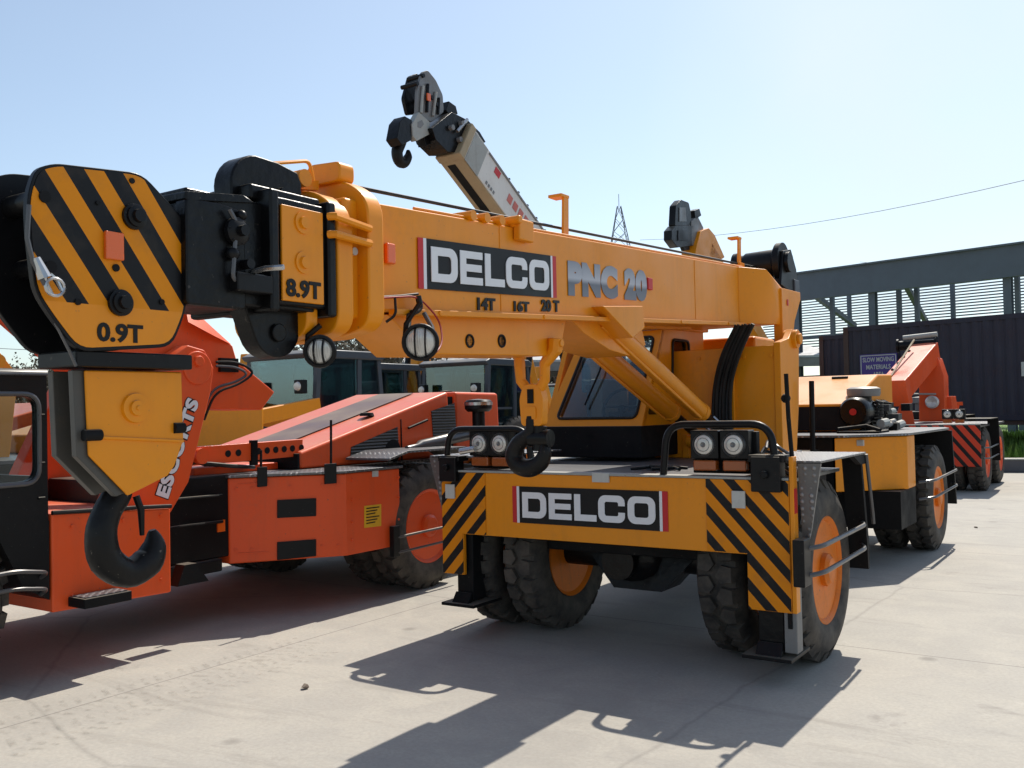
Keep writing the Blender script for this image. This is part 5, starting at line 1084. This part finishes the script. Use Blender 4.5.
# --- backhoe loaders
def backhoe(label, x, y, group, cabx=1.8, arm=True, tint='teal', lamps=True, cabc='bluegrey', rz=0):
    r = local_root('backhoe_loader', label, 'backhoe', group, x, y, rz)   # x = near cab side, y = cab front
    b = MB(); b.box((-1.6, -2.0, 1.0), (-.2, 0, 1.62)); b.build('hood', 'yellow', r, bevel=.06)
    MB().box((-1.3, -2.06, .9), (-.5, -2.0, 1.5)).build('front_grille', 'grille', r)
    MB().box((-1.5, -1.9, .6), (-.3, 2.6, 1.0)).build('chassis', 'mattblack', r)
    MB().box((-1.8, 0, .9), (0, 1.85, 1.15)).build('cab_floor', cabc, r, bevel=.03)
    for (a, c) in (((0, 0), (.03, .08)), ((-1.8, 0), (-1.77, .08)), ((0, 1.85), (-.02, 1.72)), ((-1.8, 1.85), (-1.78, 1.72)), ((0, 1.12), (-.0, 1.16)), ((-1.8, 1.12), (-1.8, 1.16))):
        m_ = MB(); m_.loops([[(a[0]-.045, a[1]-.05, 1.1), (a[0]+.045, a[1]-.05, 1.1), (a[0]+.045, a[1]+.05, 1.1), (a[0]-.045, a[1]+.05, 1.1)], [(c[0]-.045, c[1]-.05, 2.62), (c[0]+.045, c[1]-.05, 2.62), (c[0]+.045, c[1]+.05, 2.62), (c[0]-.045, c[1]+.05, 2.62)]]); m_.build('cab_pillar', cabc, r)
    MB().prism([(.0, 2.60), (1.8, 2.60), (1.86, 2.68), (1.7, 2.76), (.1, 2.76), (-.08, 2.68)], 'x', -1.88, .08).build('cab_roof', cabc, r, bevel=.03)
    for x_ in (-.0, -1.8): MB().prism([(.06, 1.18), (1.08, 1.18), (1.1, 2.6), (.12, 2.6)], 'x', x_-.004, x_+.004).build('door_glass', tint, r, smooth=0); MB().prism([(1.18, 1.35), (1.78, 1.35), (1.70, 2.6), (1.2, 2.6)], 'x', x_-.004, x_+.004).build('rear_quarter_glass', tint, r, smooth=0)
    MB().box((-1.75, .03, 1.5), (-.05, .038, 2.6)).build('windscreen', tint, r); MB().box((-1.75, 1.8, 1.4), (-.05, 1.81, 2.6)).build('rear_window', tint, r)
    MB().box((.006, .1, 1.6), (.012, 1.05, 1.65)).build('door_bar', cabc, r)
    MB().prism(rpoly([(-1.2, 1.1), (-.65, 1.1), (-.67, 1.95), (-1.18, 1.95)], .1), 'y', 1.15, 1.3).build('seat', 'seat', r)
    wheel(r, .1, 1.2, z=.72, r=.72, w=.42, out=1, name='rear_wheel'); wheel(r, -1.9, 1.2, z=.72, r=.72, w=.42, out=-1, name='rear_wheel')
    wheel(r, .0, -1.4, z=.48, r=.48, w=.3, out=1, name='front_wheel'); wheel(r, -1.8, -1.4, z=.48, r=.48, w=.3, out=-1, name='front_wheel')
    for x_ in (.0, -1.8):
        m_ = MB(); seg_box(m_, (0, .1, 1.75), (0, -1.3, 1.55), .14, .26); seg_box(m_, (0, -1.25, 1.58), (0, -2.9, .6), .14, .26); m_.bm.transform(Matrix.Translation((x_, 0, 0))); m_.build('loader_arm', 'yellow', r, bevel=.02)
        MB().tube([(x_+.02, -.4, 1.2), (x_+.02, -1.9, 1.45)], .06, 10).build('loader_cylinder', 'black', r)
    m_ = MB(); m_.prism([(-2.8, .25), (-3.5, .15), (-3.2, .35), (-3.0, .9), (-2.8, .85)], 'x', -2.0, .2); m_.build('bucket', 'greysteel', r, bevel=.01)
    if lamps:
        for x_ in (-.1, -1.6):
            l_ = MB().box((x_-.1, -.3, 1.95), (x_+.1, -.15, 2.2)).build('work_lamp', 'black', r, bevel=.02); MB().lathe([(0, .085), (-.03, .07), (-.035, .001)], (x_, -.3, 2.08), 'y', 16).build('lens', 'lens', l_)
    MB().lathe([(0, .05), (.3, .05), (.3, .14), (.40, .14), (.42, .001)], (-.5, -.8, 1.62), 'z', 16).build('precleaner', 'mattblack', r)
    if arm:
        m_ = MB(); seg_box(m_, (0, 2.5, .9), (0, 2.9, 3.3), .26, .40); m_.bm.transform(Matrix.Translation((-.9, 0, 0))); m_.build('rear_boom', 'yellow', r, bevel=.03)
        for s in (-.32, .32): MB().tube([(-.9+s, 2.3, 1.3), (-.9+s, 2.8, 3.1)], .08, 10).build('boom_cylinder', 'black', r)
        m_ = MB(); seg_box(m_, (0, 2.9, 3.3), (0, 3.7, 1.4), .22, .3); m_.bm.transform(Matrix.Translation((-.9, 0, 0))); m_.build('dipper', 'yellow', r, bevel=.02)
    return r
BG = 'backhoe loaders parked in the row behind'
bh1 = backhoe('dark cabbed backhoe with yellow loader arms, behind the red crane hood', -9.5, 6.8, BG, arm=False, tint='teal')
for cs, mt in ((((369, 402), (375, 402), (375, 420), (369, 420)), 'ylabel'),):
    P = [X(*c, -9.49) for c in cs]; MB().prism([(p[1]-6.8, p[2]) for p in P], 'x', -.012, -.008).build('window_sticker', mt, bh1)
q = X(415, 400, -10.0)
bh2 = backhoe('backhoe with upright yellow rear arm between black cylinders, beyond the hood', -12.2, 11.3, BG, arm=True)
q = X(486, 420, -9.3)
bh3 = backhoe('dark cabbed backhoe seen under the orange boom beside its hanging hook', -9.3, q[1], BG, arm=True, tint='teal')
b0, b1 = V(X(555, 328, -8.9)), V(X(574, 384, -8.9)); o3 = V((-9.3, q[1], 0)); MB().tube([b0-o3, b1-o3], .13, 10).build('arm_cylinder', 'black', bh3); MB().tube([b0-o3+V((.14, 0, .05)), b1-o3+V((.14, 0, .1))], .05, 8).build('arm_rod', 'chrome', bh3)
# two more rows, whole copies of the first two
def copy_tree(o, parent=None):
    c = o.copy(); COL.objects.link(c); c.parent = parent
    for ch in list(o.children): copy_tree(ch, c)
    return c
for src, px, py, dd_, rz, lab in ((bh2, 205, 400, 24, .2, 'backhoe far left with raised arm behind the red boom tail'),
        (bh1, 262, 400, 31, -.1, 'backhoe further back showing between the work lamp and red boom tail'),
        (bh2, 352, 400, 33, .1, 'backhoe behind the dark cab roof with only its arm above it'),
        (bh2, 448, 400, 29, -.15, 'backhoe between the upright yellow arm and the red hood end'),
        (bh1, 408, 400, 38, .3, 'farthest dark cabbed backhoe under the caged lamp'),
        (bh2, 520, 400, 36, .0, 'backhoe seen through the gap between hanging link and cab'),
        (bh2, 560, 400, 44, -.2, 'backhoe farthest back beside the cab windscreen edge'),
        (bh2, 150, 400, 30, .1, 'backhoe hidden mostly behind the hook block and red arm')):
    w_ = CAM+ray(px, py)*dd_; c_ = copy_tree(src); c_.location = (w_.x, w_.y, 0); c_.rotation_euler = (0, 0, MA+rz); c_['label'] = lab; c_['group'] = BG
# ================================================================== container, kerb, grass, shed
def frame2(o, dx, dy): return math.atan2(dy, dx)
CX, CY = 9.77, 27.6; cang = math.atan2(-.737, .676)
def root_at(name, label, cat, x, y, ang, group=None): return empty(name, label, cat, group, loc=V((x, y, 0)), rz=ang)
def container(label, x, y, ang, L, sign=False):
    r = root_at('shipping_container', label, 'container', x, y, ang)
    z0, z1, D = 1.05, 3.80, 2.44
    m_ = MB(); n = int(L/.28); P = []
    for i in range(n):
        a = .1+i*(L-.2)/n; w_ = (L-.2)/n; P += [(a, .0), (a+w_*.25, .036), (a+w_*.5, .036), (a+w_*.75, .0)]
    m_.prism(P+[(L-.1, .12), (.1, .12)], 'z', z0+.12, z1-.12); m_.build('side_panel', 'navy', r, smooth=0)
    MB().box((.05, .13, z0+.05), (L-.05, D, z1-.06)).build('box_body', 'navy', r)
    MB().box((0, -.01, z1-.13), (L, .11, z1)).build('top_rail', 'navy', r); MB().box((0, -.01, z0), (L, .11, z0+.13)).build('bottom_rail', 'navy', r)
    for a in (0, L-.15):
        MB().box((a, -.015, z0), (a+.15, .15, z1+.005)).build('corner_post', 'rust', r)
    MB().box((0, D-.15, z0), (.15, D, z1)).build('corner_post', 'rust', r)
    MB().box((.02, .15, z0+.1), (.05, D-.15, z1-.1)).build('end_door', 'rust', r)
    for k in (.6, 1.0, 1.5, 1.9): MB().cyl((.0, k, z0+.1), (.0, k, z1-.1), .025, seg=8).build('lock_rod', 'rust', r)
    return r
cc = container('long dark navy corrugated container with a purple sign, raised on steel legs', CX, CY, cang, 12.2)
sg = bpy.data.objects.new
def cont_local(px, py, off=-.03):
    """sight line met with the container's long side, in its own frame"""
    ex = V((math.cos(cang), math.sin(cang), 0)); ey = V((-math.sin(cang), math.cos(cang), 0)); P0 = V((CX, CY, 0))+ey*off
    r = ray(px, py); w_ = CAM+r*((P0-CAM).dot(ey)/r.dot(ey))-V((CX, CY, 0)); return (w_.dot(ex), w_.z)
s0, s1, s2, s3 = cont_local(860, 355), cont_local(897, 354), cont_local(897, 380), cont_local(860, 382)
SL = empty('sign_board', 'purple sign with white border and wording fixed to the navy container', 'sign', None, loc=V((CX, CY, 0)), rz=cang)
w0, w1 = s0[0], s1[0]; zt, zb_ = s0[1], s3[1]+.0
MB().box((w0, -.045, zb_), (w1, -.018, zt)).build('panel', 'purple', SL)
for a, b_, c, d_ in ((w0+.02, w1-.02, zt-.05, zt-.025), (w0+.02, w1-.02, zb_+.025, zb_+.05), (w0+.02, w0+.045, zb_+.025, zt-.025), (w1-.045, w1-.02, zb_+.025, zt-.025)): MB().box((a, -.049, c), (b_, -.0455, d_)).build('border', 'label', SL)
hh_ = (zt-zb_)
for i, (t_, f) in enumerate((('SLOW MOVING', .84), ('MATERIALS', .66), ('AREA', .30))):
    wd = (w1-w0)*f; fit(text_mesh(t_, 1, .02, .003), ((w0+w1)/2-wd/2, -.048, zt-.075-hh_*.19-i*hh_*.27), (1, 0, 0), (0, 0, 1), wd, hh_*.17, 'label', SL)
sr_ = MB().box((9.0+.0, -.03, 1.7), (9.25, -.02, 2.3)).build('white_label', 'label', cc) if False else None
q0, q1 = cont_local(1021, 362), cont_local(1028, 376); MB().box((q0[0], -.03, q1[1]), (q0[0]+.35, -.02, q0[1])).build('white_notice', 'label', cc)
# second container whose end shows to the left
container('rust brown ended container standing just left behind the navy one', CX+.737*2.7-.676*2.3, CY+.676*2.7+.737*2.3, cang, 6.1)
# stand under the container
stn = empty('container_stand', 'dark steel stand under the navy container with grass behind', 'steel stand', None, loc=V((CX, CY, 0)), rz=cang)
for a in (.1, 2.6, 5.0, 6.9, 9.3, 11.9):
    for d_ in (.05, 2.2): MB().box((a, d_, 0), (a+.16, d_+.16, 1.03)).build('leg', 'rust', stn)
for d_ in (.05, 2.2): MB().box((0, d_, .93), (12.2, d_+.12, 1.045)).build('beam', 'rust', stn)
# kerb wall and grass
K0, K1 = V((3.6, 22.95, 0)), V((15.5, 19.0, 0)); kd = (K1-K0).normalized(); kn = V((-kd.y, kd.x, 0))
kb = MB(); kb.loops([[p, p+kn*.3, p+kn*.3+V((0, 0, .27)), p+V((0, 0, .27))] for p in (K0, K1)]); kb = kb.build('kerb_wall', 'kerb', None, bevel=.02); kb['label'] = 'low grey concrete kerb wall along the far edge of the yard'; kb['category'] = 'low wall'
kc = MB(); kc.loops([[p-kn*.02+V((0, 0, .272)), p+kn*.32+V((0, 0, .272)), p+kn*.32+V((0, 0, .30)), p-kn*.02+V((0, 0, .30))] for p in (K0, K1)]); kc.build('coping', 'label', kb)
gv = MB(); vs_ = [gv.bm.verts.new(p) for p in (K0+kn*.3+V((0, 0, .2)), K1+kn*.3+V((0, 0, .2)), K1+kn*60+V((20, 0, .2)), K0+kn*60+V((0, 0, .2)))]; gv.bm.faces.new(vs_); g_ = gv.build('grass_bank', 'grass', None, smooth=0); g_['kind'] = 'structure'
gt = MB()
for i in range(5000):
    a = random.uniform(5.0, 12.0); d_ = random.uniform(.4, 14); p = K0+kd*a+kn*d_+V((0, 0, .2)); h_ = random.uniform(.12, .45); s_ = random.uniform(.03, .09); an = random.uniform(0, 6.28)
    u_ = V((math.cos(an), math.sin(an), 0))*s_; gt.bm.faces.new([gt.bm.verts.new(p-u_), gt.bm.verts.new(p+u_), gt.bm.verts.new(p+V((random.uniform(-.1, .1), random.uniform(-.1, .1), h_)))])
g_ = gt.build('grass', 'grass', None, smooth=0); g_['kind'] = 'stuff'; g_['label'] = 'rough green grass growing beyond the kerb under the container'; g_['category'] = 'grass'
# shed
SX, SY = 14.7, 48.0; sang = math.atan2(-.747, .664)
sh = root_at('steel_shed', 'large unfinished grey steel shed frame with deep eaves and open slats behind the containers', 'shed', SX, SY, sang)
def sl_(px, py, off=0.):
    ex = V((math.cos(sang), math.sin(sang), 0)); ey = V((-math.sin(sang), math.cos(sang), 0)); P0 = V((SX, SY, 0))+ey*off
    r = ray(px, py); w_ = CAM+r*((P0-CAM).dot(ey)/r.dot(ey))-V((SX, SY, 0)); return (w_.dot(ex), w_.z)
MB().box((-3.5, -.1, 6.85), (26, .1, 8.2)).build('fascia', 'shed', sh)
MB().box((-3.5, -.25, 8.2), (26, .3, 8.28)).build('gutter', 'shed', sh)
for px in (795, 871, 1007):
    a = sl_(px, 330)[0]; c_ = MB(); c_.box((a-.16, .12, 0), (a+.16, .16, 8.0)); c_.box((a-.16, .40, 0), (a+.16, .44, 8.0)); c_.box((a-.02, .15, 0), (a+.02, .41, 8.0)); c_.build('column', 'shed', sh)
for px in (832, 899, 917, 1018):
    a = sl_(px, 330, 2.)[0]; MB().box((a-.10, 2., 0), (a+.10, 2.2, 7.6)).build('inner_post', 'shed', sh)
for k in range(30):
    z = 8.7-.16*k
    MB().box((-8 if k < 26 else -8, 9.0, z), (30, 9.05, z+.07)).build('slat', 'shed', sh)
for z in (5.6, 4.4, 3.2, 2.0): MB().box((-8, 8.8, z-.1), (30, 8.98, z+.08)).build('girt', 'shed', sh)
for (p, q) in (((905, 284), (927, 324)), ((815, 296), (855, 326))):
    a, c = sl_(*p, .3), sl_(*q, 8.5); c_ = MB(); c_.loops([[(v[0]-.12, yy, v[1]-.1), (v[0]+.12, yy, v[1]-.1), (v[0]+.12, yy, v[1]+.15), (v[0]-.12, yy, v[1]+.15)] for v, yy in ((a, .3), (c, 8.5))]); c_.build('rafter', 'shed', sh)
for a in (-2, 4, 10, 16, 22):
    MB().box((a, 8.6, 0), (a+.2, 8.8, 8.6)).build('rear_post', 'shed', sh)
# pale roofed warehouses behind the middle of the yard
def warehouse(label, x, y, ang, L, D, ze, zr, open_=True):
    r = root_at('warehouse', label, 'warehouse', x, y, ang)
    for s0_, s1_ in ((0, D/2), (D, D/2)):
        m_ = MB(); m_.loops([[(a, s0_, ze), (a, s1_, zr), (a, s1_, zr+.1), (a, s0_, ze+.1)] for a in (0, L)]); m_.build('roof_slope', 'roof', r, smooth=0)
    n = int(L/4)
    for i in range(n+1):
        for d_ in (0, D): MB().box((i*L/n-.12, d_-.12, 0), (i*L/n+.12, d_+.12, ze)).build('post', 'greysteel', r)
    for d_ in (0.05, D-.05):
        MB().box((0, d_, ze-.45), (L, d_+.1, ze-.02)).build('eaves_beam', 'greysteel', r); MB().box((0, d_, ze-1.5), (L, d_+.06, ze-1.35)).build('wall_rail', 'greysteel', r)
    MB().box((0, D*.6, 0), (L, D*.6+.1, ze-2.0)).build('back_wall', 'label', r)
    return r
warehouse('open sided warehouse with pale roof, right behind the upright hanging link', -5.5, 46, R(3), 22, 9, 3.9, 4.7)
warehouse('low pale roofed open shed further left beyond the backhoes', -34., 74, R(-3), 24, 12, 4.2, 5.2)
# lattice mast
tw = root_at('lattice_tower', 'thin grey lattice radio tower rising above the boom', 'tower', 18.9, 160, 0)
def tower_leg(s, t): w_ = 6.6*(1-t)+.10; return V((s[0]*w_, s[1]*w_, 37*t))
cor = [(-1, -1), (1, -1), (1, 1), (-1, 1)]
m_ = MB()
for s in cor: MB().tube([tower_leg(s, 0), tower_leg(s, .97)], .07, 5).build('leg', 'shed', tw)
for k in range(16):
    t0, t1 = k/16*.97, (k+1)/16*.97
    for i in range(4):
        m_.tube([tower_leg(cor[i], t0), tower_leg(cor[(i+1) % 4], t1)], .04, 4); m_.tube([tower_leg(cor[(i+1) % 4], t0), tower_leg(cor[i], t1)], .04, 4)
m_.build('bracing', 'shed', tw)
MB().tube([(0, 0, 35.8), (0, 0, 38)], .05, 5).build('antenna', 'shed', tw)
# overhead wires
def Wd(px, py, d): return CAM+ray(px, py)*d
for i, (a, c, lab) in enumerate(((Wd(640, 240, 110), Wd(1100, 162, 60), 'thin overhead wire rising to the right above the shed'), (Wd(860, 262, 100), Wd(1120, 222, 60), 'faint short overhead wire just above the shed roof at the right edge'), (Wd(-80, 342, 60), Wd(120, 350, 70), 'thin overhead wire behind the hook block at the left'))):
    pts = [a.lerp(c, t/12)-V((0, 0, 1))*(1.2*4*(t/12)*(1-t/12)*(.9 if i < 2 else .2)) for t in range(13)]
    o = MB().tube(pts, .022, 5).build('overhead_wire', 'shed', None); o['label'] = lab; o['category'] = 'wire'
# trees
def tree(label, x, y, h, w_, mat, n=900, group='bare dusty trees behind the yard'):
    r = root_at('tree', label, 'tree', x, y, random.uniform(0, 6), group)
    rnd = random.Random(x*7+y)
    t = MB(); t.tube([(0, 0, 0), (.1, .05, h*.3), (0, .1, h*.55)], [h*.03, h*.022, h*.014], 8); tips = []
    for k in range(34):
        a = rnd.uniform(0, 6.28); z0 = h*rnd.uniform(.22, .55); el = rnd.uniform(.2, 1.3); ln = h*rnd.uniform(.22, .5)
        p0 = V((0, .05, z0)); p1 = p0+V((math.cos(a)*math.cos(el)*w_/h*1.6, math.sin(a)*math.cos(el)*w_/h*1.6, math.sin(el)))*ln*.6; p2 = p1+V((math.cos(a+.4)*.5, math.sin(a+.4)*.5, .8))*ln*.45
        t.tube([p0, p1, p2], [h*.011, h*.006, h*.0018], 5); tips += [p1, p2, (p1+p2)/2]
        for j in range(4):
            q = p1.lerp(p2, rnd.random()); e = q+V((rnd.uniform(-1, 1), rnd.uniform(-1, 1), rnd.uniform(.1, 1)))*h*.09; t.tube([q, e], [h*.003, h*.001], 4); tips.append(e)
    t.build('trunk', 'brownbark', r)
    c = MB()
    for k in range(n):
        p = rnd.choice(tips)+V((rnd.gauss(0, 1), rnd.gauss(0, 1), rnd.gauss(0, 1)))*h*.035; s = rnd.uniform(.08, .2)*h/8
        u = V((rnd.uniform(-1, 1), rnd.uniform(-1, 1), rnd.uniform(-1, 1))).normalized()*s; v = V((rnd.uniform(-1, 1), rnd.uniform(-1, 1), rnd.uniform(-1, 1))).normalized()*s
        c.bm.faces.new([c.bm.verts.new(p-u), c.bm.verts.new(p+v), c.bm.verts.new(p+u), c.bm.verts.new(p-v*.6)])
    c.build('crown', mat, r, smooth=0)
for i, (px, d_, zt_) in enumerate(((300, 52, 352), (345, 48, 340), (380, 50, 331), (408, 46, 340), (440, 50, 338), (470, 56, 350), (255, 60, 362), (590, 90, 352))):
    p = Wd(px, 400, d_); h_ = (1.6+(410-zt_)*d_/940)*1.12; tree(['wide brown leafless tree behind the dark backhoe cab', 'dusty olive tree right of the leafless one over the cab roof', 'tall twiggy tree above the backhoe cab corner', 'grey brown tree behind the upright yellow arm', 'sparse tree right of the upright yellow arm', 'small sparse tree under the orange boom', 'low tree left of the backhoe cab', 'green tree far off beside the windscreen'][i], p.x, p.y, h_, h_*.8, 'leaf' if i != 7 else 'gleaf', 2600)
for i in range(26):
    px = -60+i*27; d_ = 78+(i*37 % 23); p_ = Wd(px, 400, d_); h_ = (6.4 if px < 330 else 8.6)+((i*53) % 17)*.14
    tree('hazy brown tree number'.replace(' number', '') + ' in the long row far behind the machines', p_.x, p_.y, h_, h_*1.1, 'leaf', 3200, 'far row of hazy trees')
yw = root_at('boundary_wall', 'long pale boundary wall far behind the backhoes', 'wall', -60, 76, R(2)); MB().box((0, 0, 0), (82, .3, 2.3)).build('wall_panel', 'bluegrey', yw); MB().box((-.1, -.1, 2.3), (82.1, .4, 2.42)).build('coping', 'greysteel', yw)
# site clutter on the concrete
def tyre_print(x0, y0, ang, n):
    m_ = MB()
    for i in range(n):
        for s in (-1, 1):
            p = V((x0, y0, .004))+V((math.cos(ang), math.sin(ang), 0))*i*.085; nn = V((-math.sin(ang), math.cos(ang), 0)); dd_ = V((math.cos(ang), math.sin(ang), 0))
            a = p+nn*s*.02+dd_*.0; b_ = p+nn*s*.15+dd_*.05
            m_.bm.faces.new([m_.bm.verts.new(q) for q in (a, b_, b_+dd_*.035, a+dd_*.04)])
    o = m_.build('tyre_print', 'dirtmark', None, smooth=0); place(o, kind='structure'); return o
a_ = R(92)
for (x0, y0, an, n) in ((-3.0+.9, -3.1, R(88), 30), (-1.7, -2.9, R(91), 26), (2.35, 3.0, R(92), 60), (3.0, 2.0, R(90), 70)): tyre_print(x0, y0, an, n)
for i, (px, py, r_, lab) in enumerate(((304, 689, .024, 'small brown scrap of debris lying on the concrete near the tyre marks'), (976, 528, .018, 'dark bit of litter on the sunny concrete right of the rear wheel'))):
    q = Zp(px, py, 0); m_ = MB(); rd = random.Random(i); m_.hull([(rd.uniform(-1, 1)*r_*1.6, rd.uniform(-1, 1)*r_, rd.uniform(0, r_)) for k in range(14)]); o = m_.build('debris', 'brownbark', None); place(o, lab, 'debris'); o.location = L2W((q[0], q[1], .002))

# ------------------------------------------------------------------ ground, sky, light
def plane_obj(name, poly, z, mat, kind='structure'):
    b = MB(); vs = [b.bm.verts.new((x, y, z)) for x, y in poly]; b.bm.faces.new(vs); return place(b.build(name, mat, smooth=0), kind=kind)
plane_obj('ground', [(-400, -60), (400, -60), (400, 900), (-400, 900)], 0, 'concrete')
w = bpy.data.worlds.new('World'); sc.world = w; w.use_nodes = True; nt = w.node_tree
bg = nt.nodes['Background']; sky = nt.nodes.new('ShaderNodeTexSky'); sky.sky_type = 'NISHITA'; sky.sun_disc = False
sl_ = MX*-.05 + MY*.77 + MZ*1.0; sl_.normalize()
elev = math.asin(sl_.z); az = math.atan2(sl_.x, sl_.y)
sky.sun_elevation = elev; sky.sun_rotation = az; sky.air_density = 1.0; sky.dust_density = 1.0; sky.ozone_density = .8; sky.altitude = 200
hs_ = nt.nodes.new('ShaderNodeHueSaturation'); hs_.inputs['Saturation'].default_value = .80; nt.links.new(sky.outputs[0], hs_.inputs['Color'])
tc = nt.nodes.new('ShaderNodeTexCoord'); nz = nt.nodes.new('ShaderNodeTexNoise'); nz.inputs['Scale'].default_value = 1.3; nz.inputs['Detail'].default_value = 5; nt.links.new(tc.outputs['Generated'], nz.inputs['Vector'])
veil = mix(nt, ramp(nt, nz.outputs['Fac'], [(.42, 0), (.78, .22)]), hs_.outputs[0], (4.6, 5.3, 6.2))
gd = ray(925, 110).normalized(); dp = nt.nodes.new('ShaderNodeVectorMath'); dp.operation = 'DOT_PRODUCT'; nrm = nt.nodes.new('ShaderNodeVectorMath'); nrm.operation = 'NORMALIZE'
nt.links.new(tc.outputs['Generated'], nrm.inputs[0]); nt.links.new(nrm.outputs[0], dp.inputs[0]); dp.inputs[1].default_value = gd
n3 = nt.nodes.new('ShaderNodeTexNoise'); n3.inputs['Scale'].default_value = 6; n3.inputs['Detail'].default_value = 6; nt.links.new(tc.outputs['Generated'], n3.inputs['Vector'])
mu = nt.nodes.new('ShaderNodeMath'); mu.operation = 'MULTIPLY'; nt.links.new(ramp(nt, dp.outputs['Value'], [(.965, 0), (.999, .85)]), mu.inputs[0]); nt.links.new(ramp(nt, n3.outputs['Fac'], [(.25, .35), (.7, 1)]), mu.inputs[1])
veil = mix(nt, mu.outputs[0], veil, (5.6, 6.0, 6.3))     # a thin bright cloud
tone = mix(nt, 1.0, veil, (.925, .985, 1.0), 'MULTIPLY'); nt.links.new(tone, bg.inputs[0]); bg.inputs[1].default_value = .12
sd = bpy.data.lights.new('sun', 'SUN'); sd.energy = 4.1; sd.angle = R(.53); sd.color = (1, .94, .84)
so = bpy.data.objects.new('sun', sd); COL.objects.link(so); so.rotation_euler = sl_.to_track_quat('Z', 'Y').to_euler(); so.location = (0, 0, 30)
vs = sc.view_settings; vs.view_transform = 'Standard'; vs.look = 'None'; vs.exposure = .42; vs.gamma = 1
sc.cycles.use_denoising = True; sc.cycles.max_bounces = 8; sc.cycles.transparent_max_bounces = 12
